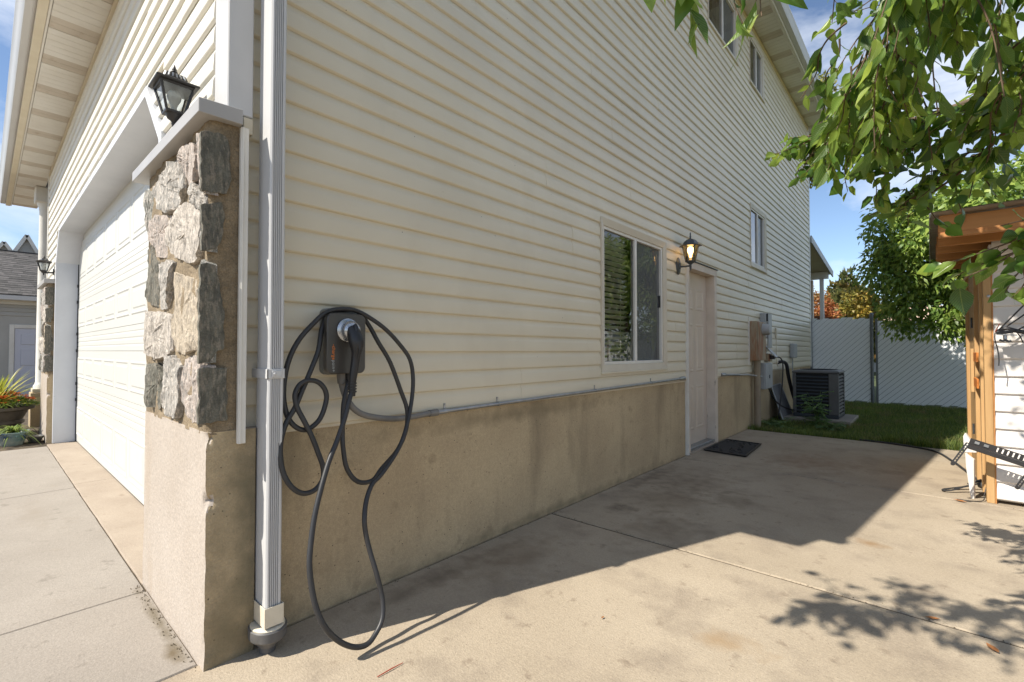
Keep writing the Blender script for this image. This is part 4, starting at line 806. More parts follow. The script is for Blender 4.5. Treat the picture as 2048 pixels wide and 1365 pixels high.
# ================================================================== LANTERNS
def square_lantern(loc, label, sc=.68):
    x, y, z = loc                                         # back plate centre; lamp stands out towards -Y
    L = thing('wall_lantern', loc, label, 'lamp', 'black lanterns beside the garage door'); cy = y - .155; nkids = None
    MB().lathe([(.055, 0), (.055, .012), (.045, .020)], (x, y, z - .02), 20, sx=.8, sy=1.25, axis=(0, -1, 0)).build('back_plate', 'black_metal', L, smooth=40)
    MB().bar((x, y - .015, z - .035), (x, cy, z - .055), .026, .03).build('arm', 'black_metal', L, bevel=.004)
    zb = z - .01; zt = z + .155; rb_, rt = .050, .088; r2 = math.sqrt(2)
    MB().lathe([(.006, -.105), (.012, -.085), (.014, -.078), (.011, -.072), (.018, -.062), (.036, -.05), (.042, -.035), (.048, -.02), (.052, -.012)], (x, cy, z), 20).build('finial', 'black_metal', L, smooth=35)
    f = MB(); f.lathe([(rb_ * r2 + .004, zb - .012), (rb_ * r2 + .008, zb), (rb_ * r2, zb + .006)], (x, cy, 0), 4, rot=R(45))
    for sx, sy in ((1, 1), (1, -1), (-1, 1), (-1, -1)): f.bar((x + sx * rb_, cy + sy * rb_, zb), (x + sx * rt, cy + sy * rt, zt), .013, .013)
    f.lathe([(rt * r2 + .002, zt - .012), (rt * r2 + .008, zt + .002)], (x, cy, 0), 4, rot=R(45)); f.build('cage', 'black_metal', L, bevel=.002, seg=1)
    rf = MB(); rf.lathe([(.115 * r2, zt + .002), (.118 * r2, zt + .012), (.112 * r2, zt + .018), (.066 * r2, zt + .040)], (x, cy, 0), 4, rot=R(45)); rf.lathe([(.064 * r2, zt + .040), (.050 * r2, zt + .078), (.044 * r2, zt + .082)], (x, cy, 0), 4, rot=R(45))
    rf.build('roof', 'black_metal', L, bevel=.002, seg=1)
    vt = MB()
    for a in range(4):
        for k in range(-2, 3):
            d = Matrix.Rotation(a * math.pi / 2, 3, 'Z'); b = Vector((k * .022, -.0625, zt + .045)); e = Vector((k * .019, -.0545, zt + .073)); vt.bar(Vector((x, cy, 0)) + d @ b, Vector((x, cy, 0)) + d @ e, .008, .008)
    vt.build('vent_rib', 'galvanised', L)
    MB().lathe([(.010, zt + .082), (.018, zt + .090), (.016, zt + .10), (.020, zt + .104), (.014, zt + .116), (.016, zt + .12), (.008, zt + .138), (.002, zt + .155)], (x, cy, 0), 14).build('finial', 'black_metal', L, smooth=30)
    for a in range(4):
        d = Matrix.Rotation(a * math.pi / 2, 3, 'Z'); c = Vector((x, cy, 0)); e = .003
        MB().quad(c + d @ Vector((-rb_, -rb_ + e, zb)), c + d @ Vector((rb_, -rb_ + e, zb)), c + d @ Vector((rt, -rt + e, zt)), c + d @ Vector((-rt, -rt + e, zt))).build('pane', 'lamp_glass', L, fix=False)
    MB().lathe([(.014, zb + .005), (.016, zb + .04), (.022, zb + .058), (.036, zb + .085), (.040, zb + .105), (.034, zb + .13), (.018, zb + .145), (.003, zb + .15)], (x, cy, 0), 18).build('bulb', 'bulb_white', L, smooth=60)
    for ch in L.children: ch.data.transform(Matrix.Scale(sc, 4))
    return L
square_lantern((-.285, FY - .018, 2.31), 'large black square lantern with clear panes above the near stone pillar')
square_lantern((-6.98, FY - .018, 2.37), 'small looking black square lantern by the white porch column')
sl = thing('wall_lantern', (.02, 4.80, 2.24), 'grey six sided lantern with glowing warm bulb beside the side door', 'lamp')
lx, ly, lz = .165, 4.80, 2.24
MB().lathe([(.075, 0), (.075, .006), (.066, .014), (.03, .02), (.026, .03)], (.018, ly, lz), 24, sx=1.35, sy=.8, axis=(1, 0, 0)).build('back_plate', 'dark_steel', sl, smooth=35)
MB().tube(bez([(.03, ly, lz), (.07, ly, lz - .012), (.12, ly, lz - .014), (lx, ly, lz - .012)], 5), [.016, .015, .014, .013, .012, .011, .0105, .010, .010, .010, .010, .010, .010, .010, .011, .012], 10).build('arm', 'dark_steel', sl, smooth=50)
MB().lathe([(.004, -.07), (.010, -.06), (.006, -.052), (.012, -.04), (.012, 0), (.022, .008), (.04, .022), (.055, .036)], (lx, ly, lz), 18).build('finial', 'dark_steel', sl, smooth=35)
zb, zt = lz + .034, lz + .215; f = MB()
for k in range(6):
    a = R(60 * k + 20); f.bar((lx + .052 * math.cos(a), ly + .052 * math.sin(a), zb), (lx + .088 * math.cos(a), ly + .088 * math.sin(a), zt), .010, .010)
f.lathe([(.056, zb - .004), (.058, zb + .006)], (lx, ly, 0), 6, rot=R(20)); f.build('cage', 'dark_steel', sl, bevel=.0015, seg=1)
MB().lathe([(.125, zt - .006), (.128, zt), (.10, zt + .014), (.085, zt + .018), (.080, zt + .035), (.066, zt + .058), (.042, zt + .074), (.018, zt + .082)], (lx, ly, 0), 6, rot=R(20)).build('roof', 'dark_steel', sl, bevel=.002, seg=1)
MB().lathe([(.012, zt + .082), (.008, zt + .10), (.013, zt + .107), (.007, zt + .115), (.007, zt + .15), (.002, zt + .158)], (lx, ly, 0), 10).build('finial', 'dark_steel', sl, smooth=30)
for k in range(6):
    a, b = R(60 * k + 20), R(60 * k + 80); e = .97
    MB().quad(*[(lx + r * e * math.cos(q), ly + r * e * math.sin(q), z) for r, q, z in ((.052, a, zb), (.052, b, zb), (.088, b, zt), (.088, a, zt))]).build('pane', 'lamp_frost', sl, fix=False)
MB().lathe([(.012, zt - .13), (.014, zt - .10), (.030, zt - .07), (.036, zt - .045), (.028, zt - .018), (.008, zt - .008)], (lx, ly, 0), 16).build('bulb', 'bulb_lit', sl, smooth=60)
# ================================================================== METER, BOXES AND PIPES by the far corner
mt = thing('electric_meter', (.05, 7.9, 1.4), 'rust streaked tan electric meter box with round glass meter on the siding', 'electric meter')
mbx = MB().box(.004, .135, 7.66, 8.16, 1.09, 1.73).build('box', 'utility_tan', mt, bevel=.006)
B('box_lid', 'utility_tan', mt, .136, .150, 7.675, 8.145, 1.10, 1.72, .004)
B('edge_trim', 'trim_white', mt, .002, .032, 7.625, 7.655, 1.02, 1.80, .002)
MB().lathe([(.10, 0), (.10, .012), (.092, .018), (.092, .075), (.084, .105), (.05, .118)], (.150, 7.98, 1.60), 26, axis=(1, 0, 0)).build('meter', 'utility_grey', mt, smooth=35)
MB().tube([(.08, 7.86, 1.10), (.08, 7.86, -.05)], .048, 16).build('riser_pipe', 'pipe_tan', mt, smooth=60)
MB().tube([(.07, 8.06, 1.10), (.07, 8.06, -.05)], .018, 10).build('riser_pipe', 'pipe_tan', mt, smooth=60)
tb = thing('telephone_box', (.05, 8.55, 1.7), 'pale grey upright telephone box above the electric meter', 'utility box')
B('box', 'utility_grey', tb, .02, .11, 8.30, 8.62, 1.48, 1.90, .008); B('cover', 'utility_grey', tb, .111, .135, 8.40, 8.64, 1.30, 1.90, .008); B('slot', 'black_plastic', tb, .1105, .1365, 8.36, 8.385, 1.76, 1.89, 0)
MB().tube([(.06, 8.36, 1.50), (.06, 8.36, 1.36), (.08, 8.25, 1.25)], .012, 8).build('cord', 'utility_grey', tb, smooth=60)
db = thing('disconnect_box', (.06, 8.4, .8), 'grey electrical disconnect box on the foundation beside the tan riser pipe', 'utility box')
B('box', 'utility_grey', db, .004, .13, 8.12, 8.60, .60, 1.04, .006); B('cover', 'utility_grey', db, .131, .146, 8.13, 8.59, .61, 1.03, .004); B('latch', 'dark_steel', db, .1465, .156, 8.36, 8.39, .78, .84, .002)
ch = thing('outlet_cover', (.08, 8.75, 1.2), 'slanted open grey outlet cover with black plug', 'outlet')
MB().add([(.03, 8.6, 1.34), (.03, 8.78, 1.34), (.20, 8.78, 1.14), (.20, 8.6, 1.14), (.02, 8.6, 1.33), (.02, 8.78, 1.33), (.19, 8.78, 1.13), (.19, 8.6, 1.13)], [(0, 1, 2, 3), (7, 6, 5, 4), (0, 4, 5, 1), (1, 5, 6, 2), (2, 6, 7, 3), (3, 7, 4, 0)]).build('cover', 'utility_grey', ch)
B('socket_box', 'utility_tan', ch, .004, .09, 8.58, 8.84, 1.06, 1.20, .004); B('plug', 'black_plastic', ch, .09, .16, 8.66, 8.75, 1.10, 1.17, .006)
c1 = MB().tube(bez([(.15, 8.70, 1.13), (.22, 8.78, 1.13), (.25, 8.86, 1.02), (.24, 8.86, .7), (.22, 8.82, .4), (.20, 8.75, .12), (.22, 8.80, .02)], 6), .011, 8).build('power_cord', 'black_plastic', smooth=60); tag(c1, 'black power cord hanging from the slanted outlet cover', 'cord')
cx_ = thing('cable_junction', (.02, 9.40, 1.6), 'small cream cable splitter with thin wire on the siding', 'cable box')
B('splitter', 'trim_cream', cx_, .020, .045, 9.37, 9.44, 1.49, 1.68, .003); MB().tube([(.032, 9.40, 1.50), (.032, 9.40, 1.02), (.05, 9.44, .95)], .006, 6).build('wire', 'trim_cream', cx_, smooth=60); MB().tube([(.032, 9.33, 1.70), (.03, 9.33, 1.62), (.03, 9.37, 1.60)], .004, 6).build('wire', 'trim_cream', cx_, smooth=60)
sbx = thing('irrigation_timer', (.05, 10.75, 1.3), 'small grey rounded box low on the siding near the far corner', 'utility box')
B('box', 'utility_grey', sbx, .022, .10, 10.58, 10.92, 1.10, 1.40, .015); MB().tube([(.05, 10.7, 1.12), (.05, 10.7, .5)], .012, 8).build('wire', 'utility_grey', sbx, smooth=60)
ls = thing('refrigerant_line', (.08, 9.7, .9), 'thick black insulated pipe curving from the wall down to the air conditioner', 'pipe')
MB().tube(bez([(.0, 9.62, 1.02), (.08, 9.66, 1.04), (.13, 9.74, .98), (.15, 9.80, .75), (.20, 9.86, .45), (.26, 9.92, .22), (.33, 9.96, .16)], 6), .032, 12).build('tube', 'black_plastic', ls, smooth=60)
wh = MB().tube(bez([(.12, 8.42, .61), (.15, 8.55, .45), (.20, 8.8, .30), (.28, 9.1, .20), (.34, 9.32, .16)], 6), .014, 8).build('whip_conduit', 'black_plastic', smooth=60); tag(wh, 'black flexible conduit drooping from disconnect box to air conditioner', 'conduit')
scp = thing('window_screen', (.15, 9.0, .3), 'dark framed window screen leaning on the foundation behind the air conditioner', 'screen')
a, b = Vector((.22, 8.95, .02)), Vector((.24, 9.7, .02)); c, d = Vector((.03, 9.72, .62)), Vector((.02, 9.05, .60))
MB().quad(a, b, c, d).build('mesh', 'screen_grey', scp, fix=False)
fr_ = MB()
for p, q in ((a, b), (b, c), (c, d), (d, a)): fr_.bar(p, q, .02, .012)
fr_.build('frame', 'utility_grey', scp)
# air conditioner ------------------------------------------------------
AX0, AX1, AY0, AY1 = .315, 1.015, 9.30, 10.05
tag(MB().box(.20, 1.20, 9.10, 10.25, -.05, .055).build('concrete_pad', 'driveway', bevel=.012), 'square concrete pad under the air conditioner', 'pad')
ac = thing('air_conditioner', (.66, 9.68, .06), 'dark blue grey louvred air conditioner on a concrete pad', 'air conditioner')
B('core', 'ac_dark', ac, AX0 + .03, AX1 - .03, AY0 + .03, AY1 - .03, .06, .84, 0)
B('base_pan', 'ac_blue', ac, AX0, AX1, AY0, AY1, .056, .12, .012)
for x0, x1, y0_, y1_ in ((AX0, AX0 + .05, AY0, AY0 + .05), (AX1 - .15, AX1, AY0, AY0 + .06), (AX0, AX0 + .05, AY1 - .05, AY1), (AX1 - .05, AX1, AY1 - .05, AY1)): B('corner_post', 'ac_trim', ac, x0, x1, y0_, y1_, .121, .84, .008)
for k in range(11):
    z = .16 + k * .061
    for q in ('f', 'r'):
        if q == 'f': P4 = [(AX0 + .05, AY0 + .004, z), (AX1 - .15, AY0 + .004, z), (AX1 - .15, AY0 + .026, z + .022), (AX0 + .05, AY0 + .026, z + .022)]
        else: P4 = [(AX1 - .004, AY0 + .06, z), (AX1 - .004, AY1 - .05, z), (AX1 - .026, AY1 - .05, z + .022), (AX1 - .026, AY0 + .06, z + .022)]
        MB().add(P4 + [(p[0], p[1], p[2] + .006) for p in P4], [(0, 3, 2, 1), (4, 5, 6, 7), (0, 1, 5, 4), (1, 2, 6, 5), (2, 3, 7, 6), (3, 0, 4, 7)]).build('louvre', 'ac_blue', ac)
tpm = slabx  # noqa
MB().lathe([(.50, .84), (.52, .85), (.52, .875), (.50, .89), (.42, .905)], ((AX0 + AX1) / 2, (AY0 + AY1) / 2, 0), 4, rot=R(45), sx=.975, sy=1.04).build('top_cover', 'ac_trim', ac, bevel=.01)
tg = MB()
for k in range(7): tg.lathe([(.05 + k * .04, .905), (.055 + k * .04, .912), (.06 + k * .04, .905)], ((AX0 + AX1) / 2, (AY0 + AY1) / 2, 0), 24, cap=False)
tg.build('fan_grille', 'ac_dark', ac, smooth=60)
# door mat ---------------------------------------------------------------
dm = thing('door_mat', (.33, 5.85, .0), 'black rubber door mat on the concrete before the side door', 'door mat')
A_ = [Vector(p) for p in ((.085, 5.42, .004), (.575, 5.37, .004), (.515, 6.28, .004), (.075, 6.33, .004))]
MB().add([*A_, *[p + Vector((0, 0, .010)) for p in A_]], [(0, 3, 2, 1), (4, 5, 6, 7), (0, 1, 5, 4), (1, 2, 6, 5), (2, 3, 7, 6), (3, 0, 4, 7)]).build('base', 'mat_rubber', dm)
rim = MB()
for i in range(4): rim.bar(A_[i] + Vector((0, 0, .013)), A_[(i + 1) % 4] + Vector((0, 0, .013)), .022, .010)
rim.build('rim', 'black_plastic', dm)
sc_ = MB(); c0 = sum(A_, Vector()) / 4 + Vector((0, 0, .014))
for k in range(26):                                        # moulded scrollwork
    px, py = rnd.uniform(-.19, .19), rnd.uniform(-.38, .38); r = rnd.uniform(.015, .045); a0 = rnd.uniform(0, 6)
    sc_.tube([c0 + Vector((px + r * (1 - q * .12) * math.cos(a0 + q), py + r * (1 - q * .12) * math.sin(a0 + q), 0)) for q in [i * .7 for i in range(8)]], .004, 5)
sc_.build('relief', 'black_plastic', dm)
# ================================================================== FENCE with diagonal slats
fe = thing('slat_fence', (1.2, 13.6, 0), 'white diagonal slat privacy fence with grey posts across the back lawn', 'fence')
FYY = 13.62
def fence_panel(x0, x1, z0, z1t, y):
    """slats at 45 degrees clipped to the panel; z1t(x) top"""
    w, pitch = .087, .094
    k = 0; s = x0 - (2.2)
    while s < x1:
        a0 = s; pts = []                                  # slat band between lines x - z = s and s + w*1.3
        lo, hi = s, s + w * 1.35
        poly = []
        def clip(poly, f):
            out = []
            for i in range(len(poly)):
                p, q = poly[i], poly[(i + 1) % len(poly)]; fp, fq = f(p), f(q)
                if fp >= 0: out.append(p)
                if (fp >= 0) != (fq >= 0): t = fp / (fp - fq); out.append((p[0] + (q[0] - p[0]) * t, p[1] + (q[1] - p[1]) * t))
            return out
        jz0, jz1 = rnd.uniform(-.03, .015), rnd.uniform(-.015, .03)
        poly = [(x0, z0 + jz0), (x1, z0 + jz0), (x1, z1t(x1) + jz1), (x0, z1t(x0) + jz1)]
        poly = clip(poly, lambda p: (p[0] - p[1]) - lo); poly = clip(poly, lambda p: hi - (p[0] - p[1])) if poly else poly
        if len(poly) >= 3:
            n = len(poly); tl = rnd.uniform(-.009, .006); vs = []
            for p in poly:
                u = ((p[0] - p[1]) - lo) / (hi - lo); vs.append((p[0], y - .010 - .020 * math.sin(u * math.pi) + tl, p[1]))
            vs += [(p[0], y + .004, p[1]) for p in poly]
            MB().add(vs, [tuple(range(n)), tuple(range(2 * n - 1, n - 1, -1))] + [(i, n + i, n + (i + 1) % n, (i + 1) % n) for i in range(n)]).build('slat', 'fence_slat', fe)
        s += pitch * 1.35; k += 1
    MB().quad((x0, y + .012, z0 + .02), (x1, y + .012, z0 + .02), (x1, y + .012, z1t(x1) - .03), (x0, y + .012, z1t(x0) - .03)).build('backing_mesh', 'fence_post', fe, fix=False)
fence_panel(-.06, 1.14, .03, lambda x: 2.06 - .02 * x, FYY)
fence_panel(1.275, 3.05, .02, lambda x: 2.05 - .055 * x, FYY + .05)
fence_panel(3.12, 6.0, .02, lambda x: 1.86, FYY + .05); fence_panel(6.06, 9.2, .02, lambda x: 1.86, FYY + .05)
def post(x, y, h, r, lab=None):
    o = MB().tube([(x, y, -.05), (x, y, h)], r, 12); o.lathe([(r * 1.25, h), (r * 1.2, h + .02), (r * .5, h + .045)], (x, y, 0), 12); return o.build('post', 'fence_post', fe, smooth=50)
post(-.09, FYY - .03, 2.15, .038); post(1.165, FYY - .01, 2.12, .034); post(1.255, FYY + .03, 2.02, .022); post(3.08, FYY + .05, 2.0, .034)
MB().tube([(-.09, FYY + .03, 2.0), (1.15, FYY + .03, 1.97)], .018, 8).build('rail', 'fence_post', fe, smooth=50); MB().tube([(1.255, FYY + .08, 1.93), (3.1, FYY + .08, 1.83)], .018, 8).build('rail', 'fence_post', fe, smooth=50)
hg = MB()
for z in (.35, 1.05, 1.8): hg.box(1.13, 1.20, FYY - .055, FYY + .03, z - .02, z + .02)
hg.build('hinge_band', 'fence_post', fe)
# ================================================================== SHED
SX, SY = 2.555, 4.94
sh = thing('shed', (2.8, 5.5, 0), 'shed with white lapped siding, bare timber door side and orange rafters under a metal roof', 'shed')
MB().box(SX + .03, 5.2, SY + .006, SY + .10, .03, 2.13).build('front_wall', 'shed_white', sh)
shw = [c for c in sh.children][0]
for k in range(15):
    z = .035 + k * .143
    MB().prism(lap_profile(.143), lambda o, zz: (SX + .046, SY + .003 - o, z + zz), lambda o, zz: (5.2, SY + .003 - o, z + zz)).build('siding_plank', 'shed_white', shw, smooth=28)
B('corner_board', 'pine_board', sh, SX - .012, SX + .036, SY - .022, SY + .07, .0, 2.06, .004)
B('corner_board', 'cedar', sh, SX + .0365, SX + .046, SY - .018, SY + .003, .0, 2.06, .002)
B('door_stile', 'pine_board', sh, SX - .030, SX + .02, SY + .075, SY + .165, .06, 2.04, .003)
B('door_panel_board', 'pine_board', sh, SX - .005, SX + .03, SY + .17, SY + .62, .06, 2.04, .003)
B('door_stile', 'pine_board', sh, SX - .034, SX + .02, SY + .63, SY + .80, .05, 2.05, .003)
B('wall_board', 'pine_board', sh, SX - .022, SX + .03, SY + .82, SY + 1.62, .0, 2.06, .003)
B('side_post', 'pine_board', sh, SX - .048, SX + .04, SY + 1.63, SY + 1.75, .0, 2.10, .004)
B('batten', 'pine_board', sh, SX - .060, SX - .0365, SY + .68, SY + .76, .86, 1.27, .003)
for z in (1.15, .92): B('door_block', 'orange_block', sh, SX - .046, SX - .031, SY + .20, SY + .60, z, z + .085, .003)
hg = MB()
for z in (1.52, .5): hg.tube([(SX - .042, SY + .815, z - .05), (SX - .042, SY + .815, z + .05)], .008, 8)
hg.build('hinge', 'dark_steel', sh, smooth=40)
MB().lathe([(.010, 0), (.012, .006), (.004, .01)], (SX + .02, SY - .022, 1.70), 10, axis=(0, -1, 0)).build('screw', 'galvanised', sh, smooth=40)
MB().box(SX + .04, 5.2, SY + .11, SY + 1.72, .0, 2.05).build('inner_wall', 'pine_board', sh)
yy = [4.42, 4.82, 5.22, 5.62, 6.02, 6.42]
for i, y in enumerate(yy): MB().box(2.262 + rnd.uniform(0, .015), 5.3, y, y + .042, 2.14, 2.302).build('rafter', 'cedar', sh, bevel=.003, seg=1)
B('blocking', 'cedar', sh, 2.275, 2.42, 4.38, 4.418, 2.235, 2.318, .003)
rf = MB(); n = 64; v = []
for k in range(n + 1):
    y = 4.30 + (6.75 - 4.30) * k / n; z = 2.312 + .009 * math.cos(k * math.pi / 1.6 * 2 * .5) ; v += [(2.228, y, z), (5.4, y, z + .02)]
v2 = [(p[0], p[1], p[2] + .006) for p in v]; m1 = len(v)
rf.add(v + v2, [(2 * k, 2 * k + 1, 2 * k + 3, 2 * k + 2) for k in range(n)] + [(m1 + 2 * k, m1 + 2 * k + 2, m1 + 2 * k + 3, m1 + 2 * k + 1) for k in range(n)] + [(2 * k, 2 * k + 2, m1 + 2 * k + 2, m1 + 2 * k) for k in range(n)])
rf.build('roof_sheet', 'corrugated', sh, smooth=60)
MB().add([(2.224, 4.29, 2.285), (2.224, 6.76, 2.285), (2.234, 6.76, 2.335), (2.234, 4.29, 2.335), (2.218, 4.29, 2.285), (2.218, 6.76, 2.285), (2.218, 6.76, 2.335), (2.218, 4.29, 2.335)], [(0, 1, 2, 3), (7, 6, 5, 4), (0, 4, 5, 1), (3, 2, 6, 7), (0, 3, 7, 4)]).build('drip_edge', 'corrugated', sh)
# ------------------------------------------------------------------ white trim offcuts leaning on the post
for i, (pl_, y_) in enumerate((([(2.41, .518), (2.423, .549), (2.491, .422), (2.491, .388), (2.415, .382)], 5.0), ([(2.42, .380), (2.473, .332), (2.469, .0), (2.449, .0), (2.424, .261)], 4.98))):
    o = MB().prism(pl_, lambda x, z: (x, y_, z), lambda x, z: (x + .01, y_ + .022, z)).build('trim_offcut', 'shed_white', bevel=.002, seg=1)
    tag(o, ('upper pointed white trim offcut wedged behind the black slotted bar', 'lower white trim offcut standing on the ground under the black slotted bar')[i], 'board', 'white trim offcuts by the shed post')
# ------------------------------------------------------------------ black slotted bar and folding arms
br = thing('slotted_bar', (2.6, 4.75, .42), 'long black slotted steel bar with folding perforated legs in front of the shed', 'metal bar')
pa, pb = Vector((2.432, 4.75, .492)), Vector((3.25, 4.70, .235)); dv = (pb - pa).normalized(); up = Vector((0, 0, 1)); up = (up - dv * up.dot(dv)).normalized(); sd_ = dv.cross(up)
def strip(o, d0, d1, a, b, nsl, sw_, name, s0, s1, m='black_metal'):     # plate along dv from s0 to s1 between widths a,b (along d1), with slots
    mb = MB(); th = d0 * .0025
    def rect(u0, u1, w0, w1):
        q = [o + dv * u0 + d1 * w0, o + dv * u1 + d1 * w0, o + dv * u1 + d1 * w1, o + dv * u0 + d1 * w1]
        mb.add(q + [p + th for p in q], [(0, 1, 2, 3), (7, 6, 5, 4), (0, 4, 5, 1), (1, 5, 6, 2), (2, 6, 7, 3), (3, 7, 4, 0)])
    m1, m2 = a + (b - a) * .16, a + (b - a) * .84; rect(s0, s1, a, m1); rect(s0, s1, m2, b); st = .16; u = s0
    xs = [st + k * .030 for k in range(nsl)]
    prev = s0
    for x in xs: rect(prev, x, m1, m2); prev = x + sw_
    rect(prev, s1, m1, m2); mb.build(name, m, br)
strip(pa, -sd_, up, -.0, .052, 22, .009, 'slotted_face', 0, .86)
mb = MB(); mb.bar(pa + up * -.018, pb + up * -.018, .045, .034, up); mb.build('channel', 'black_metal', br, bevel=.004, seg=1)
for q in (.03, .085): MB().bar(pa + dv * q + up * .03 + sd_ * .006, pa + dv * (q + .028) + up * .03 + sd_ * .006, .004, .02, up).build('bolt_plate', 'galvanised', br)
def leg(a, b):
    a = Vector(a); b = Vector(b); d = (b - a).normalized(); l = (b - a).length; q = MB(); w = Vector((0, -1, 0)).cross(d).normalized(); n = int(l / .022)
    for sgn in (-1, 1): q.bar(a + w * .009 * sgn, b + w * .009 * sgn, .006, .010, w)
    for k in range(n + 1): q.bar(a + d * (l * k / n - .003) , a + d * (l * k / n + .004), .018, .008, Vector((0, 1, 0)))
    q.lathe([(.014, 0), (.014, .012)], b + Vector((0, .006, 0)), 10, axis=(0, -1, 0)); q.build('leg', 'black_metal', br)
leg((2.43, 4.73, .50), (2.335, 4.70, .325)); leg((2.80, 4.72, .40), (2.695, 4.70, .20))
hm = thing('hanging_rack', (2.8, 4.8, 1.4), 'black clamp rack with crossed rods and dangling strap on the shed wall', 'rack')
MB().tube(bez([(2.61, 4.80, 1.40), (2.66, 4.79, 1.425), (2.72, 4.79, 1.405), (2.80, 4.79, 1.385), (2.95, 4.78, 1.36)], 4), .016, 10).build('rail', 'black_metal', hm, smooth=50)
MB().bar((2.605, 4.795, 1.392), (2.70, 4.79, 1.405), .030, .030).build('clamp', 'black_plastic', hm, bevel=.006); MB().bar((2.62, 4.78, 1.378), (2.72, 4.775, 1.372), .012, .008).build('spring', 'galvanised', hm)
MB().tube([(2.655, 4.79, 1.375), (2.655, 4.785, 1.340)], .012, 10).build('knob_stem', 'galvanised', hm, smooth=50)
MB().tube(bez([(2.622, 4.77, 1.338), (2.64, 4.77, 1.328), (2.655, 4.77, 1.334), (2.672, 4.77, 1.324), (2.688, 4.77, 1.33)], 3), .008, 8).build('wing_knob', 'dark_steel', hm, smooth=50)
for a, b in (((2.61, 4.79, 1.40), (2.80, 4.78, 1.66)), ((2.625, 4.785, 1.405), (2.90, 4.77, 1.66)), ((2.72, 4.78, 1.41), (2.92, 4.77, 1.55))): MB().tube([a, b], .0055, 8).build('rod', 'black_metal', hm, smooth=50)
MB().tube(bez([(2.60, 4.79, 1.395), (2.598, 4.78, 1.34), (2.612, 4.78, 1.26), (2.618, 4.78, 1.19), (2.616, 4.78, 1.13)], 5), .004, 6).build('strap', 'cable_rubber', hm, smooth=60)
MB().tube(bez([(2.71, 4.775, 1.41), (2.735, 4.77, 1.36), (2.75, 4.77, 1.31)], 5), .004, 6).build('strap', 'cable_rubber', hm, smooth=60)
MB().tube([(2.600, 4.78, 1.398), (2.625, 4.775, 1.465)], .0035, 6).build('red_pin', 'red_twig', hm)
hs_ = MB().tube(bez([(1.45, 7.56, .01), (1.75, 7.50, .014), (1.998, 7.41, .014), (2.238, 7.221, .013), (2.38, 6.65, .013), (2.46, 6.2, .014), (2.506, 5.927, .013), (2.56, 5.6, .02)], 7), .012, 8).build('garden_hose', 'cable_rubber', smooth=60)
tag(hs_, 'thin black garden hose curving over the slab edge to the shed', 'hose')
lp = MB()
P = bez([(2.56, 5.25, .10), (2.50, 5.20, .085), (2.42, 5.16, .055), (2.34, 5.10, .022), (2.285, 5.08, .012), (2.29, 5.14, .012), (2.36, 5.22, .02), (2.46, 5.32, .035), (2.54, 5.36, .07)], 6)
vs = []
for i, p in enumerate(P):
    t = (P[min(i + 1, len(P) - 1)] - P[max(i - 1, 0)]).normalized(); w = t.cross(Vector((0, 0, 1))).normalized() * .012
    vs += [p - w, p + w, p + w + Vector((0, 0, .004)), p - w + Vector((0, 0, .004))]
lp.add(vs, [(4 * i + a, 4 * i + (a + 1) % 4, 4 * i + 4 + (a + 1) % 4, 4 * i + 4 + a) for i in range(len(P) - 1) for a in range(4)])
tag(lp.build('strap_loop', 'cable_rubber', smooth=60), 'loop of flat black strap lying on the concrete beside the shed post', 'strap')
rt = thing('ratchet', (2.54, 5.2, .10), 'grey ratchet knob at the foot of the shed post', 'ratchet')
MB().lathe([(.018, -.04), (.03, -.02), (.032, .02), (.022, .045)], (2.54, 5.12, .10), 14, axis=(.9, -.2, .2)).build('barrel', 'dark_steel', rt, smooth=40)
MB().bar((2.44, 5.14, .085), (2.53, 5.16, .135), .03, .012).build('handle', 'black_metal', rt, bevel=.003)
wr = MB().tube(bez([(2.545, 5.0, .11), (2.53, 4.96, .05), (2.52, 4.92, .012), (2.45, 4.86, .008), (2.36, 4.85, .008)], 5), .0035, 6).build('wire', 'black_metal', smooth=60); tag(wr, 'thin dark wire bent along the ground at the shed corner', 'wire')
gr_ = MB()
for k in range(420):                                       # grit and leaf crumbs gathered in the joints and along the wall
    q = rnd.random()
    if q < .35: x_, y_ = rnd.uniform(.02, 5.5), 2.34 + rnd.gauss(0, .012)
    elif q < .55: x_, y_ = rnd.uniform(.02, 3.5), 4.85 + rnd.gauss(0, .012)
    elif q < .8: x_, y_ = .014 + abs(rnd.gauss(0, .018)), rnd.uniform(.35, 5.0)
    else: x_, y_ = rnd.uniform(-1.0, .07), -.010 - abs(rnd.gauss(0, .018))
    r_ = rnd.uniform(.0015, .0055); a_ = rnd.uniform(0, 3); gr_.add([(x_ + r_ * math.cos(a_), y_ + r_ * math.sin(a_), -.001), (x_ - r_ * math.sin(a_), y_ + r_ * math.cos(a_), -.001), (x_ - r_ * math.cos(a_), y_ - r_ * .6 * math.sin(a_), -.001), (x_, y_, r_ * 1.1)], [(0, 1, 3), (1, 2, 3), (2, 0, 3)])
tag(gr_.build('grit', 'earth', fix=False), 'grit and crumbs gathered in the concrete joints and along the wall', 'grit', kind='stuff')
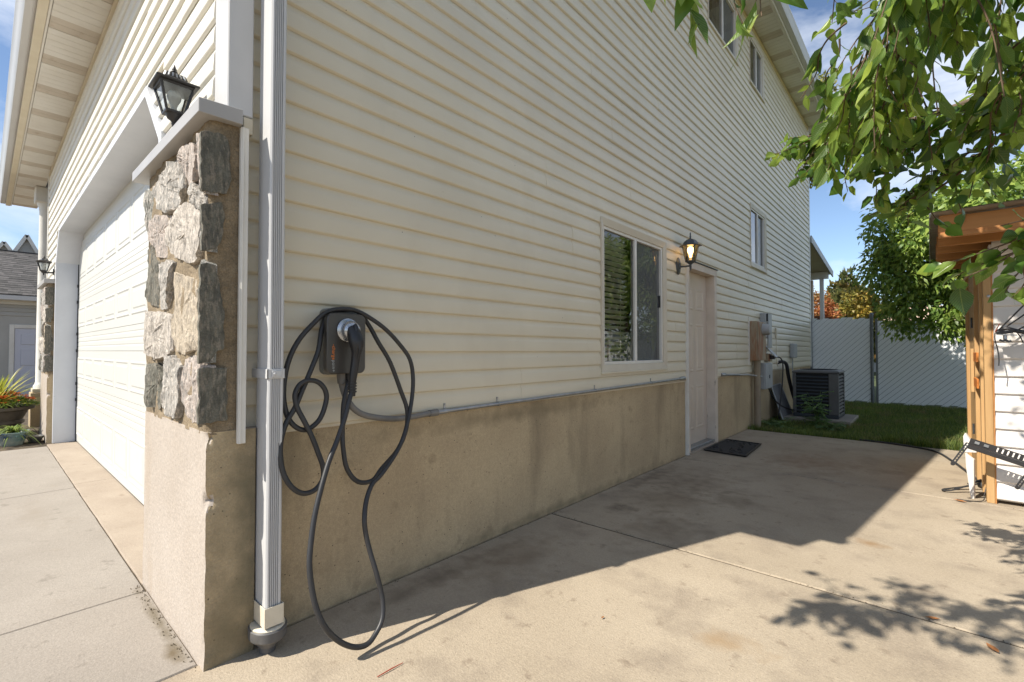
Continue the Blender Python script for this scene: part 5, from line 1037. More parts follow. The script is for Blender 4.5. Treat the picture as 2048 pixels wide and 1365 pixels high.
# small litter on the slab
tag(MB().tube([(.613, .431, .004), (.616, .49, .006), (.618, .544, .004)], [.002, .0025, .0015], 6).build('red_stick', 'red_twig'), 'thin red stick lying on the sunlit concrete near the pillar', 'stick')
def dryleaf(x, y, s, rot, lab):
    pts = [(0, -1), (.35, -.4), (.4, .2), (0, 1), (-.4, .25), (-.33, -.4)]; c, s_ = math.cos(rot), math.sin(rot)
    v = [(x + s * (a * c - b * s_), y + s * (a * s_ + b * c), .006 + s * .35 * abs(a) + s * .15 * b * b) for a, b in pts] + [(x, y, .005)]
    o = MB().add(v, [(k, (k + 1) % 6, 6) for k in range(6)]).build('fallen_leaf', 'dry_leaf', fix=False); tag(o, lab, 'leaf', 'fallen leaves on the patio')
dryleaf(2.378, 4.80, .045, 1.2, 'brown fallen leaf on the concrete in front of the shed corner'); dryleaf(2.387, 2.23, .035, .5, 'dry leaf near the patio joint at the right edge'); dryleaf(2.20, 2.36, .03, 2.0, 'curled leaf beside the patio joint in leaf shade'); dryleaf(1.05, 1.35, .012, 0, 'tiny dark leaf scrap on the sunlit slab')
# ================================================================== PLANTS
def grass_blades(name, P, H_, W_, lean, m, parent=None, seg=2):
    n = len(P); a = nrs.uniform(0, 6.283, n); sd = np.stack([np.cos(a), np.sin(a), np.zeros(n)], 1); ld = np.stack([-np.sin(a), np.cos(a), np.zeros(n)], 1) * (nrs.uniform(.1, 1, n) * lean * H_)[:, None]
    up = np.zeros((n, 3)); up[:, 2] = H_; w = sd * (W_ / 2)[:, None]
    V = np.stack([P - w, P + w, P + up * .55 + ld * .3 - w * .7, P + up * .55 + ld * .3 + w * .7, P + up * .95 + ld], 1).reshape(-1, 3)
    i = np.arange(n)[:, None] * 5; F = np.concatenate([i + [0, 1, 3], i + [0, 3, 2], i + [2, 3, 4]], 1).reshape(-1, 3)
    return npmesh(name, V, F, m, parent)
n = 42000
gx = nrs.uniform(.0, 3.2, n); gy = 7.53 + 6.1 * nrs.uniform(0, 1, n) ** 1.25
keep = ~((gx > .22) & (gx < 1.18) & (gy > 9.12) & (gy < 10.23)) & ~((gx > 2.5) & (gy < 6.8)); gx, gy = gx[keep], gy[keep]
tall = np.where(gy < 7.75, 1.45, 1.0) * np.where((gy < 7.85) & (gx > 1.7), 1.7, 1.0)
P = np.stack([gx, gy, np.full(len(gx), -.03)], 1)
go = grass_blades('grass', P, nrs.uniform(.045, .085, len(gx)) * tall, nrs.uniform(.004, .009, len(gx)), .9, 'grass'); tag(go, 'short green grass of the back lawn', 'grass', kind='stuff')
def weed(name, loc, label, h, nst, nlf, mat_, spread=.35):
    t = thing(name, loc, label, 'weed'); st = MB(); PP, DD, NN, LL, WW = [], [], [], [], []
    for s in range(nst):
        a = rnd.uniform(0, 6.28); hh = h * rnd.uniform(.6, 1); tip = Vector((math.cos(a) * spread * rnd.uniform(.3, 1), math.sin(a) * spread * rnd.uniform(.3, 1), hh)); path = bez([Vector(loc), Vector(loc) + Vector((tip.x * .3, tip.y * .3, hh * .6)), Vector(loc) + tip], 6); st.tube(path, [.005 - .003 * i / len(path) for i in range(len(path))], 5)
        for i in range(nlf):
            p = path[min(len(path) - 1, 2 + int(i * (len(path) - 2) / nlf))]; d = Vector((rnd.uniform(-1, 1), rnd.uniform(-1, 1), rnd.uniform(-.35, .25))).normalized(); fl = rnd.uniform(.12, .22)
            for k in range(7):
                for sg in (-1, 1):
                    q = p + d * fl * (k + 1) / 7; side = d.cross(Vector((0, 0, 1))).normalized() * sg; PP.append(q); DD.append(side + d * .5 + Vector((0, 0, -.25))); NN.append((rnd.uniform(-.3, .3), rnd.uniform(-.3, .3), 1)); LL.append(rnd.uniform(.045, .075)); WW.append(rnd.uniform(.010, .016))
    st.build('stem', 'leaf_weed', t, smooth=60); V, F = leafcloud(*[np.array([list(x) for x in q]) for q in (PP, DD, NN)], np.array(LL), np.array(WW)); f = npmesh('foliage', V, F, mat_, t); f['kind'] = 'stuff'; return t
weed('weed', (.78, 8.75, -.02), 'feathery dark green weed growing in front of the air conditioner', .60, 9, 6, 'leaf_weed', .34)
weed('weed', (.30, 8.10, -.02), 'low grey green weed on the soil near the riser pipe', .16, 10, 3, 'leaf_weed', .32)
weed('weed', (1.0, 8.35, -.02), 'low dark weed at the lawn edge below the feathery weed', .20, 9, 3, 'leaf_weed', .3)
def leaf_mesh(name, L, Wd, prof, fold, droop, m, sd=0, bend=0.0, wave=0.0):
    st = [i / (len(prof) - 1) for i in range(len(prof))]; v = []; f = []; uv = []; r = random.Random(sd)
    for t, w in zip(st, prof):
        z = -droop * t * t * L; bx = bend * t * t
        for u in (-1, -.5, 0, .5, 1):
            ww = w * Wd * (1 + (r.uniform(-.10, .10) if abs(u) == 1 else 0)); v.append((bx + u * ww, t * L, z + fold * abs(u) ** 1.3 * ww + wave * math.sin(t * 13 + u * 2 + sd) * abs(u) * .5)); uv.append((u * w, t))
    for i in range(len(prof) - 1):
        for k in range(4): a = i * 5 + k; f.append((a, a + 1, a + 6, a + 5))
    me = bpy.data.meshes.new(name); me.from_pydata(v, [], f); me.polygons.foreach_set('use_smooth', [True] * len(f)); me.materials.append(M[m]); ul = me.uv_layers.new(name='UVMap')
    for l in me.loops: ul.data[l.index].uv = uv[l.vertex_index]
    return me
PL_ = (.03, .52, .86, 1, .95, .80, .55, .27, .02); PR_ = (.04, .60, .92, 1, .97, .84, .62, .30, .02)
VAR = ((.35, .12, 0, .01), (.25, .30, .06, .02), (.55, -.05, -.05, .015), (.10, .45, .10, .03), (.8, .2, -.08, .02), (.2, .05, .03, .035))
LONG = [leaf_mesh('leaf', 1, .205, PL_, fo, dr, 'leaf_long_near', q, be, wa) for q, (fo, dr, be, wa) in enumerate(VAR)]
ROUND = [leaf_mesh('leaf', 1, .35, PR_, fo * .7, dr, 'leaf_round_near', q + 9, be, wa) for q, (fo, dr, be, wa) in enumerate(VAR)]
def frame(p, d, nn, s):
    y = Vector(d).normalized(); z = Vector(nn); z = (z - y * z.dot(y)); z = z.normalized() if z.length > 1e-4 else y.orthogonal().normalized(); x = y.cross(z); m = Matrix((x * s, y * s, z * s)).transposed().to_4x4(); m.translation = p; return m
nt = thing('near_tree', (4.3, 1.0, 0), 'overhanging tree with long drooping leaves and rounder leaves at the upper right', 'tree')
CM = cam.rotation_euler.to_matrix().transposed()
LEAVES = []; tw_ = MB()
def branch(pts, r0, r1, n=6):
    q = bez(pts, n); tw_.tube(q, [r0 + (r1 - r0) * i / (len(q) - 1) for i in range(len(q))], 6); return q
def leafy(path, start, every, kind, size, hang, jit=.5, wl=1.0):
    d0 = 0; side = 1; L = 0; nextd = start
    for i in range(len(path) - 1):
        a, b = path[i], path[i + 1]; l = (b - a).length
        while L + l > nextd:
            p = a.lerp(b, (nextd - L) / l); t = (b - a).normalized(); sd = t.cross(Vector((0, 0, 1))); sd = sd.normalized() if sd.length > .05 else Vector((rnd.uniform(-1, 1), rnd.uniform(-1, 1), 0)).normalized()
            d = t * .55 + sd * side * rnd.uniform(.4, 1.0) + Vector((rnd.uniform(-jit, jit), rnd.uniform(-jit, jit), rnd.uniform(-jit, jit) * .6 - hang))
            s = size * rnd.choice((.5, .75, .9, 1, 1, 1.15, 1.35)) * rnd.uniform(.88, 1.12); pet = d.normalized() * s * .18
            nn = Vector((rnd.uniform(-1, 1), rnd.uniform(-1, 1), rnd.uniform(.1, 1.2))) if hang < .7 else Vector((rnd.uniform(-1, 1), rnd.uniform(-1, .4), rnd.uniform(-.2, .6)))
            LEAVES.append((kind, rnd.randrange(6), frame(p + pet, d, nn, s), s)); tw_.tube([p, p + pet], .0012, 4, False)
            side = -side; nextd += every * rnd.uniform(.6, 1.4)
        L += l
V3 = Vector
def droop(p0, dirv, length, sag, kind, size, every, hang, r=.004):
    p0 = V3(p0); d = V3(dirv).normalized(); pts = [p0]
    for i in range(1, 5):
        t = i / 4; pts.append(p0 + d * length * t + V3((rnd.uniform(-.02, .02), rnd.uniform(-.02, .02), -sag * t * t)))
    leafy(branch(pts, r, .0015, 4), .02, every, kind, size, hang)
# trunk and main limbs outside the frame, coming in from the right
tk = MB(); tk.tube(bez([(4.3, 1.0, -.1), (4.25, 1.02, .8), (4.1, 1.05, 1.7), (3.75, 1.1, 2.6), (3.4, 1.15, 3.3)], 5), [.15 - .10 * i / 20 for i in range(21)], 12); tk.build('trunk', 'bark', nt, smooth=60)
lm = MB()
limbs = [[(3.75, 1.1, 2.6), (3.0, 1.25, 2.85), (2.3, 1.3, 2.80), (1.75, 1.15, 2.72)], [(4.1, 1.05, 1.8), (3.4, 1.7, 2.15), (2.8, 2.0, 2.30), (2.2, 2.15, 2.28), (1.85, 2.05, 2.27)], [(4.05, 1.0, 1.6), (3.2, 1.6, 1.72), (2.6, 1.70, 1.66)], [(3.4, 1.15, 3.3), (2.4, .4, 3.5), (1.4, -.4, 3.55), (.7, -.9, 3.5)], [(3.4, 1.15, 3.3), (2.6, 1.4, 3.4), (1.8, .9, 3.2)], [(3.75, 1.1, 2.6), (3.3, 2.2, 3.0), (2.6, 3.0, 3.3)]]
LP = []
for L_ in limbs:
    q = bez(L_, 6); lm.tube(q, [.030 - .024 * i / (len(q) - 1) for i in range(len(q))], 8); LP.append(q)
lm.build('limb', 'bark', nt, smooth=60)
# A: dense curtain of hanging twigs with long leaves
for k in range(112):
    x = rnd.uniform(2.03, 2.95); y = rnd.uniform(.95, 1.75); z = 2.72 + rnd.uniform(-.12, .16)
    ln = rnd.uniform(.25, .62) * (1.0 if x > 2.15 else .62) * (.75 if x > 2.35 else 1)
    droop((x, y, z), (rnd.uniform(-.28, .3), rnd.uniform(-.3, .3), -.8), ln, .12, 'L', .082, .031, .9)
for p, ln in (((1.70, .70, 2.46), .24), ((1.735, .73, 2.44), .26), ((1.66, .62, 2.40), .11), ((1.82, .93, 2.50), .24), ((1.78, .90, 2.48), .22)):
    droop(p, (rnd.uniform(-.1, .1), rnd.uniform(-.1, .1), -1), ln, .02, 'L', .10, .05, 1.2, .002)
# B: lower left cluster of rounder leaves
for k in range(48):
    i = rnd.randrange(10, len(LP[1])); p = LP[1][i]; droop(p, (rnd.uniform(-.9, .2), rnd.uniform(-.5, .5), rnd.uniform(-.7, .25)), rnd.uniform(.14, .32), .05, 'R', .058, .024, .25)
for k in range(34):
    droop((rnd.uniform(1.95, 2.2), rnd.uniform(1.55, 1.95), 2.42 + rnd.uniform(-.06, .12)), (rnd.uniform(-.6, .1), rnd.uniform(-.3, .5), -.5), rnd.uniform(.2, .36), .08, 'L', .078, .03, .7)
# C: right branch coming down to the left
cb = branch([(2.80, 2.0, 2.45), (2.60, 2.1, 2.30), (2.42, 2.25, 2.13), (2.26, 2.38, 2.02), (2.12, 2.45, 1.97)], .012, .003)
for k in range(50):
    p = cb[rnd.randrange(0, len(cb))]; droop(p + V3((0, 0, .02)), (rnd.uniform(-.8, .3), rnd.uniform(-.5, .5), rnd.uniform(-.5, .4)), rnd.uniform(.10, .26), .04, 'R', .062, .028, .25)
for k in range(40):
    droop((rnd.uniform(2.40, 2.75), rnd.uniform(1.5, 2.2), 2.30 + rnd.uniform(-.12, .2)), (rnd.uniform(-.5, .3), rnd.uniform(-.3, .4), -.4), rnd.uniform(.15, .3), .06, 'R', .065, .030, .4)
# D: fronds in front of the shed roof
for p, d, ln in (((2.55, 1.66, 1.64), (-.9, .3, -.10), .34), ((2.50, 1.68, 1.60), (-.8, .2, -.30), .26), ((2.56, 1.70, 1.66), (-.8, .1, -.2), .2), ((2.52, 1.64, 1.62), (-.5, .2, -.5), .2), ((2.60, 1.7, 1.67), (-.6, -.2, .1), .22), ((2.47, 1.7, 1.60), (-.7, .5, -.15), .22), ((2.48, 1.62, 1.58), (-.35, .1, -.6), .14)):
    droop(p, d, ln, .04, 'R', .068, .030, .2)
# upper crown (above the frame): throws the dappled shade on the slab and shed
for q, nn_, ln in ((LP[3], 46, .35), (LP[4], 30, .35), (LP[5], 40, .34)):
    for k in range(nn_):
        p = q[rnd.randrange(5, len(q))]; droop(p, (rnd.uniform(-1, 1), rnd.uniform(-1, 1), rnd.uniform(-.5, .5)), rnd.uniform(.6, 1.2) * ln, .05, 'R', .085, .05, .3)
for k in range(70):
    droop((rnd.uniform(2.0, 2.75), rnd.uniform(2.8, 3.6), rnd.uniform(3.15, 4.0)), (rnd.uniform(-1, .5), rnd.uniform(-1, 1), rnd.uniform(-.6, .4)), rnd.uniform(.25, .42), .05, 'R', .075, .04, .3)
tw_.build('twig', 'twig', nt, smooth=60)
def scr(mx, s):
    q = CM @ (mx.translation - CAMP); return (q, s / max(.05, -q.z)) if -q.z > .05 and abs(q.x) < -q.z * 1.1 and abs(q.y) < -q.z * .74 else (q, 0)
LEAVES.sort(key=lambda l: -scr(l[2], l[3])[1]); o0 = org(nt)
for kd, vi, mx, s in LEAVES[:290]:
    o = bpy.data.objects.new('leaf', (LONG if kd == 'L' else ROUND)[vi]); COL.objects.link(o); o.parent = nt; m2 = mx.copy(); m2.translation = mx.translation - o0; o.matrix_local = m2
for kd, ms, mt_ in (('L', LONG, 'leaf_long'), ('R', ROUND, 'leaf_round')):
    VV, FF = [], []; nb = 0
    for k2, vi, mx, s in LEAVES[290:]:
        if k2 != kd: continue
        me = ms[vi]; A = np.array([v.co[:] for v in me.vertices]); Mx = np.array(mx); VV.append(A @ Mx[:3, :3].T + Mx[:3, 3]); F4 = np.array([p.vertices[:] for p in me.polygons]); FF.append(F4 + nb); nb += len(A)
    if VV: f = npmesh('foliage', np.concatenate(VV), np.concatenate(FF), mt_, nt, True); f['kind'] = 'stuff'
# ------------------------------------------------------------------ other trees: clumps of small leaves
def crown(name, loc, label, trunk, blobs, nleaf, L, m, droopy=.6, cl=40, clr=.35, group=None, bark='bark', wr=.3, twigs=True, shape=None):
    t = thing(name, loc, label, 'tree', group); tm = MB(); top = Vector(trunk[-1])
    tm.tube(bez(trunk, 5), [trunk_r - (trunk_r * .7) * i / (5 * (len(trunk) - 1)) for trunk_r in (trunk[0][2] * 0 + .14,) for i in range(5 * (len(trunk) - 1) + 1)], 10); tm.build('trunk', bark, t, smooth=60)
    C = []; wts = np.array([b[3] * b[4] * b[5] for b in blobs]); wts /= wts.sum()
    for k in range(cl):
        b = blobs[nrs.choice(len(blobs), p=wts)]; v = nrs.normal(0, 1, 3); v /= np.linalg.norm(v); r = nrs.uniform(.45, 1) ** .5; C.append(np.array(b[:3]) + v * r * np.array(b[3:6]))
    lb = MB()
    if twigs:
        for c in C[::3]:
            p = Vector(c); s = Vector(trunk[-1]).lerp(Vector(trunk[-2]), rnd.uniform(0, .8)); mid = s.lerp(p, .5) + Vector((0, 0, .12)); lb.tube(bez([s, mid, p], 4), [.035, .030, .026, .022, .018, .014, .010, .007, .004], 5)
        lb.build('limb', bark, t, smooth=60)
    C = np.array(C); ix = nrs.randint(0, len(C), nleaf); off = nrs.normal(0, 1, (nleaf, 3)); off = nrm(off) * (nrs.uniform(0, 1, nleaf) ** .45 * clr)[:, None]; off[:, 2] *= .75
    P = C[ix] + off; D = nrm(off) * .7 + nrs.normal(0, .45, (nleaf, 3)); D[:, 2] -= droopy; Nn = nrs.normal(0, .6, (nleaf, 3)); Nn[:, 2] += .7
    V, F = leafcloud(P, D, Nn, L * nrs.uniform(.6, 1.25, nleaf), L * wr * nrs.uniform(.7, 1.2, nleaf)); f = npmesh('foliage', V, F, m, t); f['kind'] = 'stuff'; return t
crown('fruit_tree', (3.35, 11.7, 0), 'dense green tree with drooping leaves between shed and slat fence', [(3.35, 11.7, -.1), (3.3, 11.65, 1.2), (2.9, 11.4, 2.3)],
      [(2.25, 11.0, 3.3, .85, .9, .75), (1.75, 11.0, 2.7, .55, .6, .7), (2.7, 11.1, 2.3, .7, .6, .75), (3.2, 11.0, 3.7, 1.0, .9, .8), (2.15, 11.0, 2.1, .55, .5, .55), (2.7, 11.0, 1.75, .25, .35, .4), (1.65, 11.0, 3.4, .25, .3, .60), (2.9, 10.9, 2.9, .7, .6, .8)], 26000, .12, 'leaf_mid', .7, 190, .34, wr=.21)
crown('leafy_tree', (3.9, 8.0, 0), 'bright green leafy tree rising behind the shed roof', [(4.0, 8.2, -.1), (3.9, 8.1, 1.6), (3.7, 8.0, 2.6)],
      [(3.35, 7.9, 3.15, .75, .7, .45), (4.0, 8.0, 3.6, .9, .9, .8), (2.75, 7.8, 2.85, .35, .4, .3)], 6500, .12, 'leaf_mid', .5, 60, .34, wr=.24)
crown('garden_tree', (5.6, 14.2, 0), 'broad sunlit green tree beyond the shed and fence', [(5.6, 14.2, -.1), (5.6, 14.2, 1.4), (5.5, 14.1, 2.6)],
      [(4.6, 13.2, 3.2, 1.1, .8, 1.2), (5.8, 13.3, 3.6, 1.4, .9, 1.3), (7.2, 14.5, 3.4, 1.5, 1.2, 1.4), (5.2, 12.9, 1.9, 1.4, .6, .9), (8.8, 16, 3.6, 1.8, 1.4, 1.6)], 12000, .15, 'leaf_mid', .5, 150, .5, wr=.26)
crown('tall_tree', (-3.6, 21, 0), 'tall pale yellow green tree behind the house eave', [(-3.6, 21, -.1), (-3.4, 21, 5), (-2.2, 20.8, 8.2)],
      [(-.95, 20, 9.9, 1.2, 1.3, 1.5), (-.2, 20, 8.9, .75, 1, .9), (-1.3, 20.5, 9.3, 1.0, 1.2, 1.6), (.15, 20, 9.9, .6, 1, .8)], 11000, .16, 'leaf_pale', .3, 110, .42, wr=.3)
def conifer(x, y, h, r, label, m='leaf_conifer', nleaf=3600):
    t = thing('conifer', (x, y, 0), label, 'tree', 'pointed conifers beyond the fence'); MB().tube([(x, y, -.1), (x, y, h * .5), (x, y, h * .96)], [.16, .10, .02], 8).build('trunk', 'bark', t)
    u = nrs.uniform(0, 1, nleaf); z = h * (.12 + .88 * (1 - np.sqrt(u))); a = nrs.uniform(0, 6.283, nleaf); k = 1 + .22 * np.sin(a * 5 + z * 6) + .15 * np.sin(z * 11); rr = r * (1 - z / h) ** .72 * k * nrs.uniform(.55, 1, nleaf) ** .5 + .03
    P = np.stack([x + rr * np.cos(a), y + rr * np.sin(a), z], 1); D = np.stack([np.cos(a) * .5, np.sin(a) * .5, nrs.uniform(.2, 1.2, nleaf)], 1) + nrs.normal(0, .25, (nleaf, 3)); Nn = nrs.normal(0, .5, (nleaf, 3)); Nn[:, 0] += np.cos(a); Nn[:, 1] += np.sin(a)
    V, F = leafcloud(P, D, Nn, .34 * nrs.uniform(.6, 1.3, nleaf), .075 * nrs.uniform(.7, 1.3, nleaf)); f = npmesh('foliage', V, F, m, t); f['kind'] = 'stuff'
conifer(-1.05, 30, 5.55, 1.15, 'tallest golden tipped conifer beyond the left fence panel'); conifer(-1.75, 31, 5.1, .75, 'narrow conifer left of the tallest one beyond the fence'); conifer(-.35, 31.5, 4.9, .9, 'rounded conifer right of the tallest one beyond the fence')
crown('autumn_tree', (-2.2, 27, 0), 'orange red autumn tree behind the patio cover post', [(-2.2, 27, -.1), (-2.2, 27, 1.6), (-2.2, 27, 2.4)], [(-2.25, 27, 3.2, .9, .9, 1.0), (-1.45, 27, 2.8, .5, .6, .6), (-2.7, 27.5, 4.0, .7, .8, .8)], 5200, .15, 'leaf_orange', .2, 60, .35, wr=.34)
crown('shrub_tree', (-.1, 24, 0), 'yellow green loose tree above the fence gate post', [(-.1, 24, -.1), (-.1, 24, 1.4), (-.05, 24, 2.3)], [(-.05, 24, 3.2, .55, .6, .7), (.45, 24, 3.0, .5, .5, .6)], 2600, .15, 'leaf_yellow', .3, 34, .30, wr=.32)
# distant roof and hill, brown yard fence ----------------------------------
nh = thing('distant_house', (0.2, 34, 0), 'low distant house with tan tiled roof beyond the fence', 'house')
MB().box(-1.6, 4.0, 34.2, 39, 0, 2.75).build('wall', 'neighbour_siding', nh)
rv = MB(); rv.add([(-1.9, 33.8, 2.7), (4.3, 33.8, 2.7), (4.3, 36.6, 3.9), (-.6, 36.6, 3.9), (-1.9, 39.4, 2.7), (4.3, 39.4, 2.7)], [(0, 1, 2, 3), (3, 2, 5, 4), (0, 3, 4), (0, 4, 5, 1)]); rv.build('roof', 'terracotta_roof', nh)
bf = thing('board_fence', (-.5, 17, 0), 'reddish brown board fence beyond the slat fence by the patio cover', 'fence')
for k in range(12): MB().box(-1.9 + k * .152, -1.9 + k * .152 + .146, 17.0, 17.02, 0, 2.62 - .028 * k + rnd.uniform(-.01, .01)).build('board', 'brown_wood', bf)
MB().box(-1.9, -.08, 17.021, 17.06, 2.05, 2.14).build('rail', 'brown_wood', bf)
hl = MB(); n1 = 60; vs = []
for i in range(n1 + 1):
    a = R(-60 + 120 * i / n1); d = 420; h = 16 + 14 * noise.noise((i * .13, 2, 0)) + 4 * noise.noise((i * .5, 5, 0)); x_, y_ = math.sin(a) * d, math.cos(a) * d; vs += [(x_, y_, -2), (x_ * 1.25, y_ * 1.25, max(4, h)), (x_ * 1.7, y_ * 1.7, -2)]
hl.add(vs, [(3 * i + k, 3 * i + 3 + k, 3 * i + 4 + k, 3 * i + 1 + k) for i in range(n1) for k in range(2)]); tag(hl.build('hills', 'dry_hill', smooth=60), 'low dry hills along the horizon', 'hills', kind='structure')
# ================================================================== LEFT: neighbour, planters
nb = thing('neighbour_house', (-16.5, 0, 0), 'grey sided neighbour house with dark shingled roof, white door and small gables', 'house')
nw = MB().box(-17.2, -16.3, -7, 2.6, -.05, 2.66).build('wall', 'neighbour_siding', nb)
q = MB()
for k in range(23):
    z = .02 + k * .114
    for a, b in ((-7, -.55), (.62, 2.6)):
        if z > 2.1: a, b = -7, 2.6
        q.prism(lap_profile(.114), lambda o, zz: (-16.302 + o, a, z + zz), lambda o, zz: (-16.302 + o, b, z + zz))
        if z > 2.1: break
f = q.build('siding', 'neighbour_siding', nw, smooth=28); f['kind'] = 'stuff'
dn = B('door', 'neighbour_door', nb, -16.32, -16.28, -.02, .88, .0, 1.86, .004)
for z0_, z1_ in ((.22, .70), (.85, 1.3), (1.42, 1.70)):
    for a in (.10, .50): B('raised_panel', 'neighbour_door', dn, -16.279, -16.268, a, a + .27, z0_, z1_, .006)
df2 = MB(); df2.box(-16.32, -16.26, -.12, -.025, .0, 1.96); df2.box(-16.32, -16.26, .885, .98, .0, 1.96); df2.box(-16.32, -16.26, -.024, .884, 1.862, 1.96); df2.build('door_frame', 'trim_white', nb, bevel=.004, seg=1)
B('frieze_board', 'trim_white', nb, -16.31, -16.24, -7, 2.6, 2.50, 2.655, .004); B('gutter', 'downspout_paint', nb, -16.12, -16.0, -7, 2.8, 2.60, 2.74, .012); B('eave_soffit', 'trim_white', nb, -16.29, -16.12, -7, 2.8, 2.64, 2.66, 0)
rfn = MB(); ns = 22
for k in range(ns):                                        # shingle courses as stepped rows
    x0_, x1_ = -16.0 - k * .16, -16.0 - (k + 1) * .16; z0_, z1_ = 2.745 + k * .075, 2.745 + (k + 1) * .075; y = -7
    while y < 2.9:
        w = rnd.uniform(.18, .34); jz = rnd.uniform(0, .006); rfn.add([(x0_, y, z0_ + .012 + jz), (x0_, y + w, z0_ + .012 + jz), (x1_, y + w, z1_ + .004 + jz), (x1_, y, z1_ + .004 + jz), (x0_, y, z0_ - .02), (x0_, y + w, z0_ - .02)], [(0, 1, 2, 3), (0, 4, 5, 1)]); y += w
ro = B('roof', 'shingle', nb, -19.5, -16.05, -7, 2.85, 2.66, 2.70, 0); f = rfn.build('shingles', 'shingle', ro, fix=False); f['kind'] = 'stuff'
B('ridge_cap', 'shingle', nb, -19.62, -19.46, -7, 2.9, 4.385, 4.42, 0)
def gable(x, y, w, h, zb):                                # small front gable with white rakes
    o = MB(); o.add([(x, y - w, zb), (x, y + w, zb), (x, y, zb + h), (x - 3, y - w, zb), (x - 3, y + w, zb), (x - 3, y, zb + h)], [(0, 1, 2), (0, 2, 5, 3), (1, 4, 5, 2)]); o.build('gable', 'shingle', nb)
    MB().add([(x + .02, y - w * .98, zb), (x + .02, y + w * .98, zb), (x + .02, y, zb + h * .97)], [(0, 1, 2)]).build('gable_wall', 'neighbour_siding', nb, fix=False)
    r_ = MB()
    for sg in (-1, 1): r_.bar((x + .08, y + sg * (w + .06), zb - .05), (x + .08, y, zb + h), .10, .12, (1, 0, 0))
    r_.build('rake_trim', 'trim_white', nb)
gable(-21.5, .38, .34, .80, 4.50); gable(-22.6, -.14, .26, .48, 4.66)
def vase(t, prof, c, name, m, sx=1, sy=1, n=32): return MB().lathe(prof, c, n, sx=sx, sy=sy).build(name, m, t, smooth=35)
def spiky(parent, base, nn, L0, L1, wid, m, name, up=1.0, curl=.5):
    VV, FF = [], []; nb_ = 0; b0 = V3(base)
    for k in range(nn):
        a = rnd.uniform(0, 6.283); el = rnd.uniform(.25, 1.25) * up; L = rnd.uniform(L0, L1); d = V3((math.cos(a) * math.cos(el), math.sin(a) * math.cos(el), math.sin(el))); s = d.cross(V3((0, 0, 1))).normalized(); p = b0 + V3((rnd.uniform(-.03, .03), rnd.uniform(-.03, .03), 0)); rows = []
        for i in range(7):
            t = i / 6; w = wid * (1 - t ** 2.2) * (.7 + .6 * min(1, t * 3)); q = p + d * L * t + V3((0, 0, -curl * L * t * t)); rows += [q - s * w, q + s * w]
        VV += [tuple(r) for r in rows]; FF += [(nb_ + 2 * i, nb_ + 2 * i + 1, nb_ + 2 * i + 3, nb_ + 2 * i + 2) for i in range(6)]; nb_ += 14
    f = npmesh(name, VV, FF, m, parent); f['kind'] = 'stuff'; return f
bp = thing('planter', (-8.05, -.42, 0), 'large brown planter overflowing with orange flowers and spiky yellow grass', 'planter')
bx_, by_ = -8.05, -.44
vase(bp, [(.22, -.02), (.24, .03), (.26, .16), (.29, .18), (.29, .21), (.27, .23), (.33, .36), (.40, .385), (.405, .425), (.36, .43), (.34, .40)], (bx_, by_, 0), 'pot', 'planter_brown')
MB().lathe([(.33, .40), (.02, .42)], (bx_, by_, 0), 24).build('soil', 'potting_soil', bp)
spiky(bp, (bx_, by_ - .02, .42), 170, .50, .95, .011, 'leaf_spike', 'spiky_leaves', 1.05, .28)
n = 1500; a = nrs.uniform(0, 6.283, n); r = .43 * np.sqrt(nrs.uniform(0, 1, n)); P = np.stack([bx_ + r * np.cos(a), by_ + r * np.sin(a), .44 + .16 * (1 - (r / .43) ** 2) * nrs.uniform(.4, 1, n)], 1); D = np.stack([np.cos(a), np.sin(a), nrs.uniform(-.4, .8, n)], 1) + nrs.normal(0, .4, (n, 3)); Nn = nrs.normal(0, .4, (n, 3)); Nn[:, 2] += 1
V, F = leafcloud(P, D, Nn, nrs.uniform(.03, .06, n), nrs.uniform(.010, .018, n)); f = npmesh('foliage', V, F, 'leaf_mid', bp); f['kind'] = 'stuff'
n = 900; hd = [(bx_ + .40 * math.sqrt(rnd.random()) * math.cos(q), by_ + .40 * math.sqrt(rnd.random()) * math.sin(q)) for q in [rnd.uniform(0, 6.28) for _ in range(75)]]
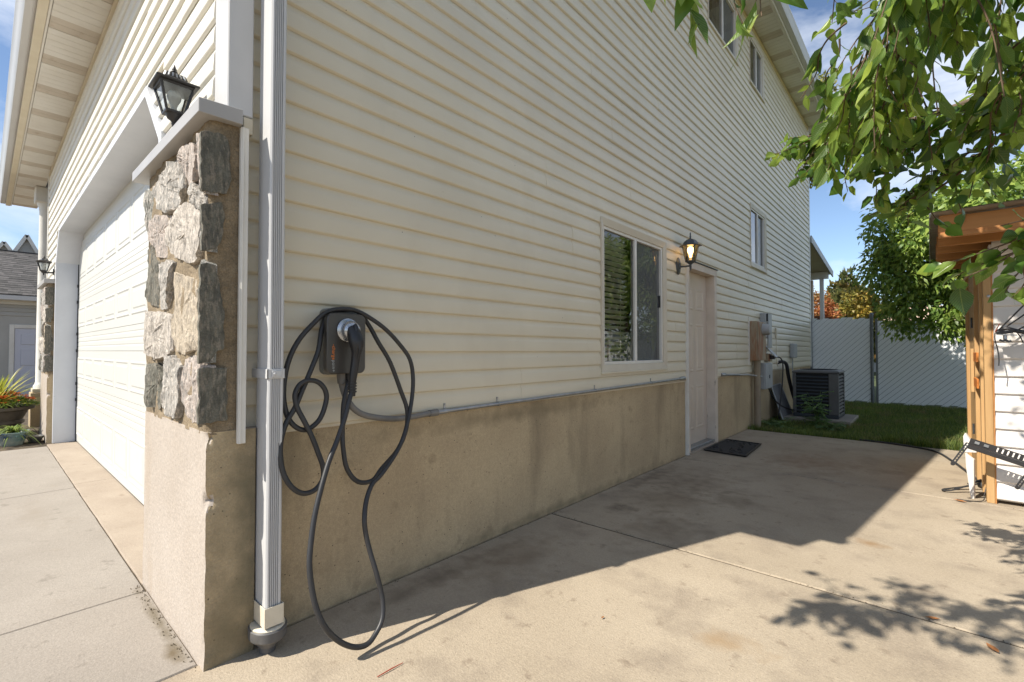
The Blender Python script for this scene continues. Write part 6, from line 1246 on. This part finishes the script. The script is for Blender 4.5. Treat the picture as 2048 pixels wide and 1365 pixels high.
ix = nrs.randint(0, len(hd), n); hd = np.array(hd); P = np.zeros((n, 3)); P[:, :2] = hd[ix] + nrs.normal(0, .018, (n, 2)); rr = np.hypot(hd[ix, 0] - bx_, hd[ix, 1] - by_); P[:, 2] = .475 + .17 * (1 - (rr / .42) ** 2) + nrs.uniform(0, .02, n)
D = nrs.normal(0, 1, (n, 3)); D[:, 2] = nrs.uniform(.1, .8, n); Nn = nrs.normal(0, .3, (n, 3)); Nn[:, 2] += 1
V, F = leafcloud(P, D, Nn, nrs.uniform(.018, .032, n), nrs.uniform(.008, .013, n)); f = npmesh('flowers', V, F, 'petal', bp); f['kind'] = 'stuff'
gp = thing('glazed_pot', (-6.95, -.30, 0), 'oval teal glazed pot with arching strap leaves beside the driveway', 'pot')
gx_, gy_ = -6.98, -.31
vase(gp, [(.10, -.02), (.115, .0), (.13, .05), (.155, .11), (.165, .15), (.18, .158), (.18, .172), (.165, .172), (.155, .15)], (gx_, gy_, 0), 'pot', 'glaze', 1.15, .95)
MB().lathe([(.15, .145), (.01, .15)], (gx_, gy_, 0), 20, sx=1.15, sy=.95).build('soil', 'potting_soil', gp)
kb = MB()
for q in range(10): an = q * .628 + .2; kb.lathe([(.012, 0), (.008, .008), (.002, .010)], (gx_ + .160 * 1.15 * math.cos(an), gy_ + .160 * .95 * math.sin(an), .115), 8, axis=(math.cos(an), math.sin(an), 0))
kb.build('knob', 'glaze', gp, smooth=50)
spiky(gp, (gx_, gy_, .15), 150, .18, .42, .0075, 'leaf_strap', 'strap_leaves', .95, .75)
bl = thing('bowl', (-7.0, -.08, 0), 'small grey shallow bowl with soil between glazed pot and pillar', 'bowl')
vase(bl, [(.06, -.02), (.09, .01), (.12, .05), (.13, .075), (.118, .075), (.10, .05)], (-7.05, -.09, 0), 'pot', 'boot_grey', .9, .7)
MB().lathe([(.105, .055), (.01, .06)], (-7.05, -.09, 0), 18, sx=.9, sy=.7).build('soil', 'potting_soil', bl)
MB().tube(bez([(gx_ + .08, gy_ + .1, .17), (-7.0, -.14, .21), (-7.03, -.08, .14), (-7.05, -.06, .07)], 5), .003, 5).build('stem', 'twig', bl)
